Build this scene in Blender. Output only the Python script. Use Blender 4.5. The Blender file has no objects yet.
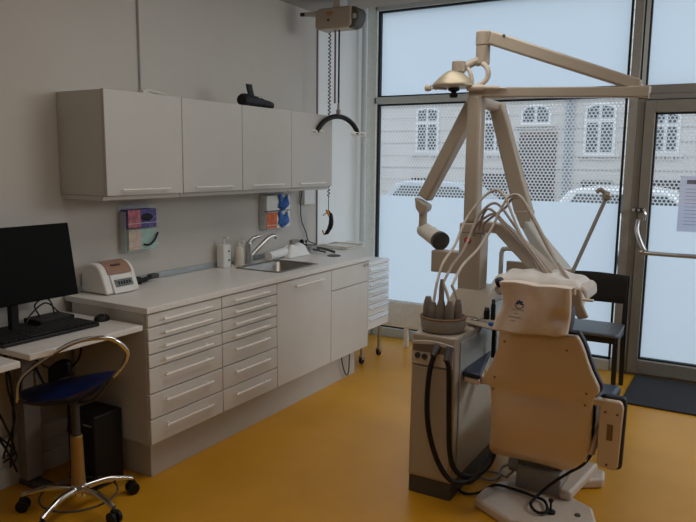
import bpy, bmesh, math, random
from mathutils import Vector, Matrix
random.seed(7)
C = bpy.context.scene.collection
PI = math.pi

# ------------------------------------------------------------------ materials
def mat(name, col, rough=.5, metal=0., noise=.04, nscale=30., bump=0., spec=.5, trans=0., alpha=1., coat=0., col2=None, lo=.35, hi=.65, sheen=0.):
    m = bpy.data.materials.new(name); m.use_nodes = True
    nt = m.node_tree; p = nt.nodes['Principled BSDF']
    p.inputs['Roughness'].default_value = rough; p.inputs['Metallic'].default_value = metal
    p.inputs['Specular IOR Level'].default_value = spec
    p.inputs['Transmission Weight'].default_value = trans; p.inputs['Alpha'].default_value = alpha
    p.inputs['Coat Weight'].default_value = coat; p.inputs['Sheen Weight'].default_value = sheen
    tc = nt.nodes.new('ShaderNodeTexCoord'); n = nt.nodes.new('ShaderNodeTexNoise')
    n.inputs['Scale'].default_value = nscale; n.inputs['Detail'].default_value = 4
    nt.links.new(tc.outputs['Object'], n.inputs['Vector'])
    r = nt.nodes.new('ShaderNodeValToRGB'); r.color_ramp.elements[0].position = lo; r.color_ramp.elements[1].position = hi
    c2 = col2 or [min(1, c*(1+noise)) for c in col]; c1 = [c*(1-noise) for c in col]
    r.color_ramp.elements[0].color = (*c1[:3], 1); r.color_ramp.elements[1].color = (*c2[:3], 1)
    nt.links.new(n.outputs['Fac'], r.inputs['Fac']); nt.links.new(r.outputs['Color'], p.inputs['Base Color'])
    if bump:
        b = nt.nodes.new('ShaderNodeBump'); b.inputs['Strength'].default_value = bump; b.inputs['Distance'].default_value = .01
        nt.links.new(n.outputs['Fac'], b.inputs['Height']); nt.links.new(b.outputs['Normal'], p.inputs['Normal'])
    return m

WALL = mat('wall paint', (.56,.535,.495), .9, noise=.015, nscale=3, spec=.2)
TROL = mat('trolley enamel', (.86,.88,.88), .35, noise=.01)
WALLW = mat('window-lit recess wall', (.87,.90,.90), .9, noise=.015, nscale=3, spec=.2)  # wall colour lightened, daylight near the window put into it
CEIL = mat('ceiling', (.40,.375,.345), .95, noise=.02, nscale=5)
FLOOR = mat('yellow vinyl floor', (.64,.30,.012), .40, noise=.08, nscale=1.6, spec=.36, col2=(.68,.325,.018))
LAM = mat('cabinet laminate', (.56,.55,.515), .45, noise=.015, nscale=8, spec=.4)
LAMU = mat('dimmed wall cabinet fronts', (.50,.49,.465), .42, noise=.015, nscale=8, spec=.4)  # same laminate as the base fronts, weaker light put into its colour
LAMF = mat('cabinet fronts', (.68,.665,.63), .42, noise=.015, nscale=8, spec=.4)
LAMS = mat('worktop laminate', (.76,.735,.70), .32, noise=.03, nscale=60, spec=.45)
STRIP = mat('aluminium strip', (.42,.46,.48), .4, .5, noise=.03)
HANDLE = mat('handle satin steel', (.92,.91,.88), .28, .25)
STEEL = mat('brushed steel', (.55,.55,.54), .3, 1., noise=.05, nscale=80)
DSTEEL = mat('sink steel', (.34,.32,.29), .32, 1., noise=.1, nscale=20)
CHROME = mat('chrome', (.85,.85,.86), .18, 1., noise=.01)
BLACK = mat('black plastic', (.009,.009,.010), .5, noise=.2, spec=.3)
SCREEN = mat('dark screen', (.004,.004,.004), .6, noise=.1, spec=.08)
DARK = mat('dark grey plastic', (.055,.053,.052), .5, noise=.1)
GASK = mat('black gasket', (.012,.016,.02), .6, noise=.1)
FRAMEL = mat('window-lit post', (.86,.92,.90), .3, spec=.8, coat=.4)  # pale tone carries the window light reflected by the left post
FRAME = mat('window frame paint', (.56,.60,.59), .5, .0, noise=.02)
PFRAME = mat('right post paint', (.36,.35,.32), .5)
DFRAME = mat('door frame paint', (.25,.235,.205), .5, .0, noise=.03)
UNIT = mat('unit enamel beige', (.42,.36,.29), .38, noise=.02, nscale=6, coat=.1)
UNITL = mat('unit enamel pale', (.58,.51,.43), .42, noise=.02, nscale=6)
UNITG = mat('unit side panel window sheen', (.36,.37,.35), .3, noise=.03, nscale=6, coat=.2)  # unit beige shifted to grey, window reflection put into the colour
PLGREY = mat('unit plinth grey', (.075,.07,.065), .6, noise=.05)
SHELL = mat('chair shell beige', (.68,.54,.40), .32, noise=.02, nscale=5, coat=.35)
BLUEUP = mat('navy upholstery', (.014,.022,.045), .42, noise=.08, nscale=12)
STOOLB = mat('stool blue leatherette', (.006,.014,.075), .36, noise=.15, nscale=12, spec=.6)
NAVYR = mat('black blue piping', (.008,.010,.022), .5)
WHITE = mat('white plastic', (.74,.73,.70), .4, noise=.02)
CREAM = mat('cream plastic', (.68,.62,.52), .4, noise=.02)
BASEP = mat('base enamel', (.60,.51,.42), .35, noise=.02)
LGREY = mat('light grey plastic', (.52,.52,.50), .4, noise=.02)
MGREY = mat('mid grey plastic', (.28,.27,.25), .4, noise=.04)
HOSEM = mat('grey brown hose', (.33,.27,.23), .45, noise=.05, nscale=40)
HOSEL = mat('pale hose', (.50,.44,.38), .45, noise=.05, nscale=40)
CLOTH = mat('pouch cloth', (.72,.61,.52), .85, noise=.05, nscale=14, bump=.25, sheen=.2)
CLOTH2 = mat('brown pouch cloth', (.42,.31,.22), .85, noise=.06, nscale=14)
LOGO = mat('logo ink', (.03,.06,.20), .7)
LOGOG = mat('grey print', (.36,.29,.27), .8)
PAPER = mat('white paper towel', (.80,.81,.80), .85, noise=.03, nscale=20, bump=.2)
NOTICE = mat('notice paper', (.80,.80,.88), .8, noise=.02)
PRINT = mat('notice print', (.22,.23,.30), .8)
RED = mat('red mark', (.45,.03,.02), .5)
ORANGE = mat('orange box card', (.62,.13,.03), .6, noise=.25, nscale=25)
BLUEG = mat('blue nitrile', (.02,.12,.42), .5, noise=.2, nscale=40)
PURPLE = mat('violet box card', (.12,.10,.36), .6, noise=.5, nscale=60)
PINK = mat('pink box card', (.55,.17,.22), .6, noise=.3, nscale=30)
TEAL = mat('mint box card', (.38,.58,.53), .6, noise=.08, nscale=30)
PEACH = mat('cream box card', (.60,.47,.38), .6, noise=.12, nscale=30)
LIDBR = mat('smoked brown lid', (.34,.20,.14), .25, noise=.06)
LCD = mat('grey display', (.14,.155,.15), .3, noise=.35, nscale=60)
BRONZE = mat('bronze tube', (.42,.27,.10), .35, .6, noise=.04)
BRASS = mat('lamp reflector', (.46,.40,.29), .35, .3, noise=.05)
MATM = mat('door mat fibre', (.030,.032,.036), .95, noise=.5, nscale=220, bump=.4)
CHAIRB = mat('black stained wood', (.010,.009,.009), .5, noise=.2)
SEATG = mat('dark grey seat', (.10,.11,.12), .4, noise=.1)
CORK = mat('rim rubber brown', (.22,.12,.06), .6)
BARREL = mat('handpiece grey', (.20,.17,.145), .4, noise=.1, nscale=40)
CLEARP = mat('clear plastic sheet', (.74,.70,.66), .4, noise=.03, nscale=9, alpha=.93, bump=.2)
CLEAR = mat('clear plastic', (.85,.88,.9), .15, alpha=.35)
FACADE = mat('facade render', (.62,.60,.57), .9, noise=.05, nscale=1.5)
FWHITE = mat('facade window frames', (.80,.82,.84), .7)
FGLASS = mat('dark window glass', (.05,.075,.10), .15, noise=.2, nscale=2)
FDOOR = mat('brown timber', (.13,.075,.05), .6, noise=.3, nscale=6)
FPIPE = mat('zinc pipe', (.22,.27,.33), .5)
ROAD = mat('asphalt', (.34,.34,.35), .9, noise=.1)
PAVE = mat('pavement', (.42,.42,.41), .9, noise=.05)
CARP = mat('white car paint', (.80,.84,.88), .25, coat=.5, noise=.01)
CARS = mat('silver car paint', (.50,.58,.66), .3, coat=.4, noise=.01)
CARG = mat('car glass', (.06,.09,.11), .1)

def pane_mat(name, kind):
    m = bpy.data.materials.new(name); m.use_nodes = True; nt = m.node_tree
    for n in list(nt.nodes): nt.nodes.remove(n)
    N = nt.nodes.new; L = nt.links.new
    out = N('ShaderNodeOutputMaterial'); tc = N('ShaderNodeTexCoord')
    ns = N('ShaderNodeTexNoise'); ns.inputs['Scale'].default_value = .7
    L(tc.outputs['Object'], ns.inputs['Vector'])
    rp = N('ShaderNodeValToRGB')
    rp.color_ramp.elements[0].color = (.68,.79,.88,1); rp.color_ramp.elements[1].color = (.76,.86,.94,1)
    L(ns.outputs['Fac'], rp.inputs['Fac'])
    tl = N('ShaderNodeBsdfTranslucent'); L(rp.outputs['Color'], tl.inputs['Color'])
    df = N('ShaderNodeBsdfDiffuse'); df.inputs['Color'].default_value = (.75,.76,.76,1)
    mx = N('ShaderNodeMixShader'); mx.inputs[0].default_value = .12
    L(tl.outputs[0], mx.inputs[1]); L(df.outputs[0], mx.inputs[2])
    if kind == 'frost':
        L(mx.outputs[0], out.inputs[0]); return m
    # perforated film: hexagonal lattice of clear holes in a white film
    rp.color_ramp.elements[0].color = (.60,.61,.61,1); rp.color_ramp.elements[1].color = (.65,.66,.66,1)
    sp = N('ShaderNodeSeparateXYZ'); L(tc.outputs['Object'], sp.inputs[0])
    def M(op, a, b=None):
        k = N('ShaderNodeMath'); k.operation = op
        for i, v in enumerate((a, b)):
            if v is None: continue
            if isinstance(v, (int, float)): k.inputs[i].default_value = v
            else: L(v, k.inputs[i])
        return k.outputs[0]
    pitch = .0300
    x = M('DIVIDE', sp.outputs['X'], pitch); z = M('DIVIDE', sp.outputs['Z'], pitch*1.732*.94)
    def lat(ox, oz):
        a = M('SUBTRACT', M('FRACT', M('ADD', x, 100+ox)), .5)
        b = M('MULTIPLY', M('SUBTRACT', M('FRACT', M('ADD', z, 100+oz)), .5), 1.732)
        return M('SQRT', M('ADD', M('MULTIPLY', a, a), M('MULTIPLY', b, b)))
    d = M('MINIMUM', lat(0,0), lat(.5,.5))
    hole = M('LESS_THAN', d, .365)
    tr = N('ShaderNodeBsdfTransparent'); tr.inputs[0].default_value = (.93,.95,.96,1)
    m2 = N('ShaderNodeMixShader'); L(hole, m2.inputs[0]); L(mx.outputs[0], m2.inputs[1]); L(tr.outputs[0], m2.inputs[2])
    L(m2.outputs[0], out.inputs[0]); return m
FROST = pane_mat('frosted glazing', 'frost')
FILM = pane_mat('perforated film glazing', 'film')

# ------------------------------------------------------------------ mesh helpers
def B(): return bmesh.new()
def box(bm, x0, x1, y0, y1, z0, z1, mtx=None):
    vs = [bm.verts.new((x, y, z)) for z in (z0, z1) for y in (y0, y1) for x in (x0, x1)]
    for f in ((0,2,3,1),(4,5,7,6),(0,1,5,4),(2,6,7,3),(0,4,6,2),(1,3,7,5)): bm.faces.new([vs[i] for i in f])
    if mtx is not None: bmesh.ops.transform(bm, matrix=mtx, verts=vs)
    return bm
def bar(bm, a, b, w, h, w2=None, h2=None):
    """box-section beam from a to b; w horizontal width, h height"""
    a, b = Vector(a), Vector(b); d = (b-a).normalized()
    s = d.cross(Vector((0,0,1)))
    if s.length < 1e-3: s = Vector((1,0,0))
    s.normalize(); u = s.cross(d).normalized()
    w2 = w if w2 is None else w2; h2 = h if h2 is None else h2
    vs = []
    for p, ww, hh in ((a, w, h), (b, w2, h2)):
        for i, j in ((-1,-1),(1,-1),(1,1),(-1,1)): vs.append(bm.verts.new(p + s*ww*.5*i + u*hh*.5*j))
    for f in ((3,2,1,0),(4,5,6,7),(0,1,5,4),(1,2,6,5),(2,3,7,6),(3,0,4,7)): bm.faces.new([vs[i] for i in f])
    return bm
def spline(pts, n=8):
    P = [Vector(p) for p in pts]; P = [P[0]*2-P[1]] + P + [P[-1]*2-P[-2]]; out = []
    for i in range(1, len(P)-2):
        for k in range(n):
            t = k/n; a, b, c, d = P[i-1:i+3]
            out.append(.5*((2*b)+(c-a)*t+(2*a-5*b+4*c-d)*t*t+(3*b-a-3*c+d)*t**3))
    out.append(P[-2]); return out
def tube(bm, pts, r, seg=10, smooth=0, closed=False):
    P = spline(pts, smooth) if smooth else [Vector(p) for p in pts]
    n = len(P); R = r if isinstance(r, (list, tuple)) else [r]*n
    if len(R) != n: R = [R[min(len(R)-1, int(i/(n-1)*(len(R)-1)+.5))] for i in range(n)]
    up = None; rings = []
    for i, p in enumerate(P):
        t = (P[(i+1) % n]-P[i-1]) if closed else (P[min(i+1, n-1)]-P[max(i-1, 0)])
        t.normalize()
        if up is None:
            up = t.cross(Vector((0,0,1)))
            if up.length < .1: up = t.cross(Vector((1,0,0)))
        up = (up - t*up.dot(t)).normalized(); v = t.cross(up)
        rings.append([bm.verts.new(p + (up*math.cos(2*PI*k/seg)+v*math.sin(2*PI*k/seg))*R[i]) for k in range(seg)])
    m = n if closed else n-1
    for i in range(m):
        a, b = rings[i], rings[(i+1) % n]
        for k in range(seg): bm.faces.new((a[k], a[(k+1) % seg], b[(k+1) % seg], b[k]))
    if not closed: bm.faces.new(rings[0][::-1]); bm.faces.new(rings[-1])
    return bm
def lathe(bm, prof, o=(0,0,0), seg=28, axis=(0,0,1), sx=1, sy=1):
    o = Vector(o); q = Vector((0,0,1)).rotation_difference(Vector(axis).normalized()); rings = []
    for r, z in prof:
        rings.append([bm.verts.new(o + q @ Vector((max(r,1e-4)*sx*math.cos(2*PI*k/seg), max(r,1e-4)*sy*math.sin(2*PI*k/seg), z))) for k in range(seg)])
    for a, b in zip(rings, rings[1:]):
        for k in range(seg): bm.faces.new((a[k], a[(k+1) % seg], b[(k+1) % seg], b[k]))
    bm.faces.new(rings[0][::-1]); bm.faces.new(rings[-1]); return bm
def cyl(bm, a, b, r, r2=None, seg=20):
    a, b = Vector(a), Vector(b)
    return lathe(bm, [(r, 0), (r if r2 is None else r2, (b-a).length)], a, seg, b-a)
def prism(bm, pts, ax, lo, hi):
    def p(u, v, w): return {'x': (w,u,v), 'y': (u,w,v), 'z': (u,v,w)}[ax]
    A = [bm.verts.new(p(u, v, lo)) for u, v in pts]; D = [bm.verts.new(p(u, v, hi)) for u, v in pts]; n = len(pts)
    bm.faces.new(A); bm.faces.new(D[::-1])
    for i in range(n): bm.faces.new((A[i], D[i], D[(i+1) % n], A[(i+1) % n]))
    return bm
def grid(bm, f, nu, nv):
    V = [[bm.verts.new(f(i/nu, j/nv)) for j in range(nv+1)] for i in range(nu+1)]
    for i in range(nu):
        for j in range(nv): bm.faces.new((V[i][j], V[i+1][j], V[i+1][j+1], V[i][j+1]))
    return bm

BASE = {}
def fin(name, bm, m, parent=None, bev=0., smooth=True, solid=0., angle=40, seg=2):
    bmesh.ops.recalc_face_normals(bm, faces=bm.faces)
    if parent is not None:
        off = BASE[parent.name]; bmesh.ops.translate(bm, verts=bm.verts, vec=-off)
    me = bpy.data.meshes.new(name); bm.to_mesh(me); bm.free()
    me.materials.append(m)
    if smooth:
        me.shade_smooth(); me.set_sharp_from_angle(angle=math.radians(angle))
    o = bpy.data.objects.new(name, me); C.objects.link(o)
    if parent is not None: o.parent = parent; BASE[o.name] = BASE[parent.name]
    else: BASE[o.name] = Vector((0,0,0))
    if solid:
        s = o.modifiers.new('thickness', 'SOLIDIFY'); s.thickness = solid; s.offset = 0
    if bev:
        b = o.modifiers.new('edges', 'BEVEL'); b.width = bev; b.segments = seg; b.limit_method = 'ANGLE'; b.angle_limit = math.radians(40)
    return o
def tag(o, label, cat, group=None):
    o['label'] = label; o['category'] = cat
    if group: o['group'] = group
    return o
def thing(name, label, cat, base=(0,0,0), group=None):
    o = bpy.data.objects.new(name, None); C.objects.link(o); o.location = base; o.empty_display_size = .1
    BASE[o.name] = Vector(base); return tag(o, label, cat, group)
def struct(name, bm, m, parent=None, **k):
    o = fin(name, bm, m, parent, **k)
    if parent is None: o['kind'] = 'structure'
    return o
def sroot(name, base=(0,0,0)):
    o = bpy.data.objects.new(name, None); C.objects.link(o); o.location = base; o['kind'] = 'structure'
    BASE[o.name] = Vector(base); return o
def dup(root, shift, label=None):
    r = root.copy(); C.objects.link(r); r.location = root.location + Vector(shift)
    if label: r['label'] = label
    def rec(s, d):
        for ch in s.children:
            c = ch.copy(); C.objects.link(c); c.parent = d; rec(ch, c)
    rec(root, r); return r

# ------------------------------------------------------------------ room
WX = -3.05; WY = 5.55
struct('floor', box(B(), -3.4, 3.2, -1.6, 5.72, -.1, 0), FLOOR, smooth=False)
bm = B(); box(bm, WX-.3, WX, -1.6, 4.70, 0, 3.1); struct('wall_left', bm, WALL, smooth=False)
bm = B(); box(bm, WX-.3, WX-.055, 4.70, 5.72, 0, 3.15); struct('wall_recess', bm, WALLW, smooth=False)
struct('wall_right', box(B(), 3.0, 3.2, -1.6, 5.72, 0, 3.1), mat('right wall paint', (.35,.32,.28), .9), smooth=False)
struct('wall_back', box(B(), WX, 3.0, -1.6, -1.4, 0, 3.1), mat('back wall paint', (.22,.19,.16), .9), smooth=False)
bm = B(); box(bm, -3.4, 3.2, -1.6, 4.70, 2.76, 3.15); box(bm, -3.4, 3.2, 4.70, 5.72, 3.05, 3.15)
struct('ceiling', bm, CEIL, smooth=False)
struct('trim_1', tube(B(), [(-3.03, 5.43, .89), (-3.03, 5.43, 3.05)], .022, 14), FRAME)
struct('baseboard_left', box(B(), WX, WX+.018, -1.4, 2.3, 0, .10), LAM, bev=.003)
struct('wall_front', box(B(), -3.105, 3.0, 5.53, 5.70, 2.985, 3.15), FRAME, smooth=False)

struct('trim_2', box(B(), WX-.03, WX+.006, 4.690, 4.708, .9, 2.755), mat('brown corner bead', (.15,.12,.10), .7), smooth=False)
# window 1 : big left glazing
w1 = sroot('window_1', (-1.9, 5.6, 0))
bm = B()
box(bm, -2.985, -.845, 5.54, 5.66, 2.93, 2.985)
box(bm, -2.985, -.845, 5.54, 5.66, 2.125, 2.185)
box(bm, -2.985, -.845, 5.54, 5.66, 0, .085)
struct('window_frame', bm, FRAME, w1, bev=.004)
struct('left_post', box(B(), -3.06, -2.962, 5.54, 5.66, 0, 2.985), FRAMEL, w1, bev=.004)
struct('right_post', box(B(), -.828, -.765, 5.53, 5.66, 0, 2.985), PFRAME, w1, bev=.004)
bm = B()
for x0, x1, z0, z1 in ((-2.962, -.845, 2.185, 2.93), (-2.962, -.845, .085, 2.125)):
    t = .014
    box(bm, x0, x0+t*1.6, 5.565, 5.60, z0, z1); box(bm, x1-t, x1, 5.565, 5.60, z0, z1)
    box(bm, x0, x1, 5.565, 5.60, z1-t, z1); box(bm, x0, x1, 5.565, 5.60, z0, z0+t)
struct('gasket', bm, GASK, w1, smooth=False)
def pane(name, x0, x1, z0, z1, m, par, y=5.61):
    bm = B(); bm.faces.new([bm.verts.new(p) for p in ((x0,y,z0),(x1,y,z0),(x1,y,z1),(x0,y,z1))]); return struct(name, bm, m, par, smooth=False)
pane('upper_pane', -2.975, -.85, 2.19, 2.925, FROST, w1)
pane('film_pane', -2.975, -.85, 1.31, 2.12, FILM, w1)
pane('frosted_pane', -2.975, -.85, .09, 1.31, FROST, w1)
# window 2 : fanlight above the door, unseen right glazing added for daylight
w2 = sroot('window_2', (1, 5.6, 0))
bm = B()
box(bm, -.765, 3.0, 5.54, 5.66, 2.125, 2.19); box(bm, -.765, 3.0, 5.54, 5.66, 2.93, 2.985)
box(bm, .34, .42, 5.53, 5.66, 0, 2.985); box(bm, .42, 3.0, 5.54, 5.66, 0, .085); box(bm, 2.92, 3.0, 5.54, 5.66, 0, 2.985)
struct('window_frame', bm, DFRAME, w2, bev=.004)
bm = B(); box(bm, -.765, -.753, 5.56, 5.60, 2.19, 2.93); box(bm, -.725, -.713, 5.56, 5.60, 2.19, 2.93); struct('gasket', bm, GASK, w2, smooth=False)
struct('glazing_bead', box(B(), -.753, -.725, 5.56, 5.60, 2.19, 2.93), FRAME, w2, smooth=False)
pane('upper_pane', -.75, .36, 2.18, 2.94, FROST, w2); pane('upper_pane', .40, 2.93, 2.18, 2.94, FROST, w2)
pane('film_pane', .41, 2.93, 1.31, 2.14, FILM, w2); pane('frosted_pane', .41, 2.93, .08, 1.31, FROST, w2)
# door
d1 = sroot('door_1', (-.2, 5.58, 0))
bm = B(); box(bm, -.765, -.715, 5.53, 5.66, 0, 2.125); box(bm, -.765, .34, 5.53, 5.66, 2.085, 2.125); box(bm, .30, .34, 5.53, 5.66, 0, 2.085)
box(bm, -.765, .34, 5.53, 5.66, 0, .02); struct('door_frame', bm, DFRAME, d1, bev=.003)
bm = B(); box(bm, -.710, -.640, 5.51, 5.62, .024, 2.078); box(bm, .225, .295, 5.51, 5.62, .024, 2.078)
box(bm, -.640, .225, 5.51, 5.62, .024, .125); box(bm, -.640, .225, 5.51, 5.62, 1.99, 2.078); struct('door_leaf', bm, DFRAME, d1, bev=.003)
bm = B(); t = .012
box(bm, -.640, -.640+t, 5.55, 5.59, .125, 1.99); box(bm, -.64, .225, 5.55, 5.59, 1.99-t, 1.99); box(bm, -.64, .225, 5.55, 5.59, .125, .125+t)
struct('gasket', bm, GASK, d1, smooth=False)
pane('film_pane', -.635, .225, 1.31, 1.985, FILM, d1, 5.60); pane('frosted_pane', -.635, .225, .13, 1.31, FROST, d1, 5.60)
bm = B(); tube(bm, [(-.70,5.50,1.20),(-.70,5.46,1.13),(-.675,5.44,1.06),(-.635,5.43,.985),(-.60,5.43,.965),(.18,5.43,.965)], .017, 10, 4)
cyl(bm, (-.675,5.51,1.01), (-.655,5.44,1.01), .012); cyl(bm, (.16,5.51,.965), (.16,5.43,.965), .012)
struct('pull_handle', bm, STEEL, d1)
bm = B(); box(bm, -.745, -.665, 5.495, 5.515, 1.262, 1.292); struct('lock_plate', bm, DARK, d1, bev=.003)
bm = B(); tube(bm, [(-.67,5.49,1.285),(-.655,5.48,1.25),(-.66,5.48,1.205)], .010, 8, 4); lathe(bm, [(.012,0),(.012,.02)], (-.735,5.495,1.277), 14, (0,-1,0)); lathe(bm, [(.010,0),(.010,.02)], (-.70,5.495,1.277), 14, (0,-1,0))
struct('thumb_turn', bm, CHROME, d1)

# ------------------------------------------------------------------ outside
struct('ground', box(B(), -30, 22, 5.72, 60, -.45, -.25), ROAD, smooth=False)
bm = B(); box(bm, -30, 22, 19.5, 21.99, -.25, -.13); box(bm, -30, 22, 5.73, 8.2, -.25, -.06); struct('pavement', bm, PAVE, bev=.02)
fac = thing('building_facade', 'pale rendered street building with tall white windows seen through the perforated film', 'building', (-5, 22, 0))
def fwin(x0, x1, z0, z1, arch=False):
    pass
wins = [(-10.15,-9.3,1.97,3.54,0), (-7.72,-6.88,1.97,3.50,0), (-6.49,-5.53,2.87,3.50,1), (-4.52,-3.60,1.93,3.48,0), (-2.62,-1.85,1.96,3.2,0), (-13.2,-12.3,1.97,3.5,0), (-.6,.3,1.96,3.4,0)]
low = [(-10.3,-9.4,.0,1.12), (-7.75,-6.85,.0,1.30), (-4.52,-3.6,.1,1.15), (-2.62,-1.75,.1,1.2)]
bm = B(); box(bm, -24, 14, 22, 24, -.25, 9.0); fin('facade_wall', bm, FACADE, fac, smooth=False)
bm = B()
for k in range(22):
    z = .2 + k*.42
    box(bm, -24, 14, 21.975, 22.0, z, z+.028)
fin('joint_lines', bm, PAVE if 0 else mat('joint shade', (.42,.41,.39), .9), fac, smooth=False)
for x0, x1, z0, z1, ar in wins:
    cx = (x0+x1)/2; bm = B(); f = .09
    if ar:
        pts = [(x0,z0),(x1,z0),(x1,z0+.32)] + [(cx+(x1-cx)*math.cos(a), z0+.32+(z1-z0-.32)*math.sin(a)) for a in [PI*i/10 for i in range(1,10)]] + [(x0,z0+.32)]
    else:
        pts = [(x0,z0),(x1,z0),(x1,z1-.18)] + [(cx+(x1-cx)*math.cos(a), z1-.18+.18*math.sin(a)) for a in [PI*i/8 for i in range(1,8)]] + [(x0,z1-.18)]
    prism(bm, pts, 'y', 21.93, 21.99); w = fin('facade_window', bm, FWHITE, fac, smooth=False)
    bm = B()
    zs = (z0+f, z1-.18) if ar else (z0+f, z0+(z1-z0)*.62, z0+(z1-z0)*.70, z1-.14)
    for a, b in ((x0+f, cx-.05), (cx+.05, x1-f)):
        for i in range(0, len(zs), 2):
            if i < len(zs)-2: box(bm, a, b, 21.90, 21.94, zs[i], zs[i+1]); continue
            zc = zs[i+1]-(.0 if ar else .10); hh = (z1-f-zc)
            if ar: zc = z0+.32; hh = z1-f*.8-zc
            arc_ = [(a+(b-a)*k/6, zc+hh*math.sqrt(max(0, 1-((a+(b-a)*k/6-cx)/(x1-f*.5-cx))**2))) for k in range(7)]
            prism(bm, [(a, zs[i]), (b, zs[i])]+arc_[::-1], 'y', 21.90, 21.94)
    fin('pane', bm, FGLASS, w, smooth=False)
    bm = B(); box(bm, x0-.16, x1+.16, 21.85, 21.99, z0-.07, z0)
    for k in range(12): box(bm, x0-.12+k*(x1-x0+.2)/12, x0-.07+k*(x1-x0+.2)/12, 21.90, 21.99, z0-.16, z0-.10)
    fin('sill', bm, mat('sill stone', (.62,.61,.59), .9) if not bpy.data.materials.get('sill stone') else bpy.data.materials['sill stone'], w, smooth=False)
for x0, x1, z0, z1 in low:
    bm = B(); box(bm, x0, x1, 21.93, 21.99, z0, z1); w = fin('facade_window', bm, FGLASS, fac, smooth=False)
    bm = B()
    for k in range(1, 6): box(bm, x0+k*(x1-x0)/6-.02, x0+k*(x1-x0)/6+.02, 21.88, 21.93, z0, z1)
    fin('window_bar', bm, FDOOR, w, smooth=False)
bm = B(); box(bm, -6.50, -5.33, 21.92, 21.99, -.13, 2.62); dd = fin('entrance_door', bm, FDOOR, fac, smooth=False)
bm = B()
for k in range(6): box(bm, -6.44+k*.19, -6.36+k*.19, 21.88, 21.93, .1, 2.5)
fin('door_slats', bm, FGLASS, dd, smooth=False)
bm = B(); tube(bm, [(-5.02, 21.9, 0), (-5.02, 21.9, 8)], .06, 10); tube(bm, [(-4.86, 21.9, 0), (-4.86, 21.9, 8)], .04, 10); fin('drainpipe', bm, FPIPE, fac)

def car(x, y, m, label, L_=4.2, h=1.45):
    t = thing('car', label, 'car', (x, y, -.25), 'parked cars in the street')
    z = -.25
    body = [(-L_/2,.25),(L_/2,.25),(L_/2,.62),(L_/2-.25,.82),(L_/2-1.05,.92),(-L_/2+.55,.95),(-L_/2+.05,.85),(-L_/2,.6)]
    bm = B(); prism(bm, [(x+a, z+b) for a, b in body], 'y', y-.85, y+.85); fin('body', bm, m, t, bev=.06)
    cab = [(-L_/2+.45,.92),(L_/2-1.0,.92),(L_/2-1.65,h-.05),(L_/2-2.0,h),(-L_/2+1.1,h),(-L_/2+.8,h-.08)]
    bm = B(); prism(bm, [(x+a, z+b) for a, b in cab], 'y', y-.72, y+.72); fin('roof', bm, m, t, bev=.05)
    sg = [(-L_/2+.68,.98),(L_/2-1.18,.98),(L_/2-1.70,h-.12),(-L_/2+.98,h-.12)]
    bm = B(); prism(bm, [(x+a, z+b) for a, b in sg], 'y', y-.735, y+.735); fin('side_windows', bm, CARG, t, smooth=False)
    for sx in (-L_/2+.8, L_/2-.85):
        bm = B()
        for sy in (-.78, .78): cyl(bm, (x+sx, y+sy-.1, z+.31), (x+sx, y+sy+.1, z+.31), .31)
        fin('wheel', bm, BLACK, t)
    return t
car(-1.7, 14.2, CARP, 'white car parked in the street, its roof showing beside and through the glass door')
car(-6.6, 16.6, CARS, 'silver car parked in the street behind the left swing arm', h=1.42)

# ------------------------------------------------------------------ wall cabinets
FX = -2.70
def wall_cab(y0, y1, label):
    t = thing('wall_cabinet', label, 'cabinet', (WX, y0, 1.42), 'white wall cabinets in one row')
    g = .002
    bm = B(); box(bm, WX+.002, FX-.02, y0+g, y1-g, 1.425, 1.938); fin('carcass', bm, LAM, t, bev=.002)
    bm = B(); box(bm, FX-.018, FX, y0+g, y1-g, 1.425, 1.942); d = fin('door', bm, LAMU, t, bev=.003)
    bm = B(); L_ = (y1-y0)*.62; y = y0+.085
    tube(bm, [(FX, y+.02, 1.455), (FX+.02, y+.02, 1.455)], .004, 8); tube(bm, [(FX, y+L_-.02, 1.455), (FX+.02, y+L_-.02, 1.455)], .004, 8)
    tube(bm, [(FX+.02, y, 1.455), (FX+.02, y+L_, 1.455)], .0035, 8); fin('handle', bm, HANDLE, d)
    bm = B(); box(bm, WX+.01, FX-.03, y0+g, y1-g, 1.402, 1.424); fin('light_rail', bm, LAM, t, bev=.002)
ys = [2.285, 2.81, 3.325, 3.845, 4.37]
for i, lb in enumerate(('white wall cabinet at the near left end of the row, its side panel showing', 'white wall cabinet second from the left end, above the bare stretch of wall',
                        'white wall cabinet above the tap with the black device lying on its top', 'white wall cabinet at the window end of the row, beside the coiled cord')):
    wall_cab(ys[i], ys[i+1], lb)

# ------------------------------------------------------------------ base cabinets
BX = -2.45
cols = [2.285, 2.825, 3.335, 3.97, 4.50]
def fronted(bm_rect, t, name='drawer', handle=None):
    y0, y1, z0, z1 = bm_rect
    bm = B(); box(bm, BX-.018, BX, y0, y1, z0, z1); d = fin(name, bm, LAMF, t, bev=.003)
    if handle:
        ya, yb, z = handle; bm = B()
        for y in (ya+.03, yb-.03): tube(bm, [(BX, y, z), (BX+.026, y, z)], .005, 8)
        tube(bm, [(BX+.026, ya, z), (BX+.026, yb, z)], .006, 8); fin('handle', bm, HANDLE, d)
def carcass(y0, y1, t, left=False):
    bm = B(); box(bm, -3.0, BX-.02, y0+.001, y1-.001, .2, .868 if not left else .868); fin('carcass', bm, LAM, t, bev=.001)
def drawers(i, label):
    y0, y1 = cols[i], cols[i+1]
    t = thing('drawer_cabinet', label, 'cabinet', (-2.75, y0, .2), 'white seven-drawer base cabinets'); carcass(y0, y1, t)
    zt = .866; hs = [.068]*4+[.131]*3
    for h in hs:
        z = zt-h; zz = zt-(.034 if h < .1 else .045)
        fronted((y0+.003, y1-.003, z+.003, zt-.003), t, 'drawer', (y0+.085, y1-.105, zz)); zt = z
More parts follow.
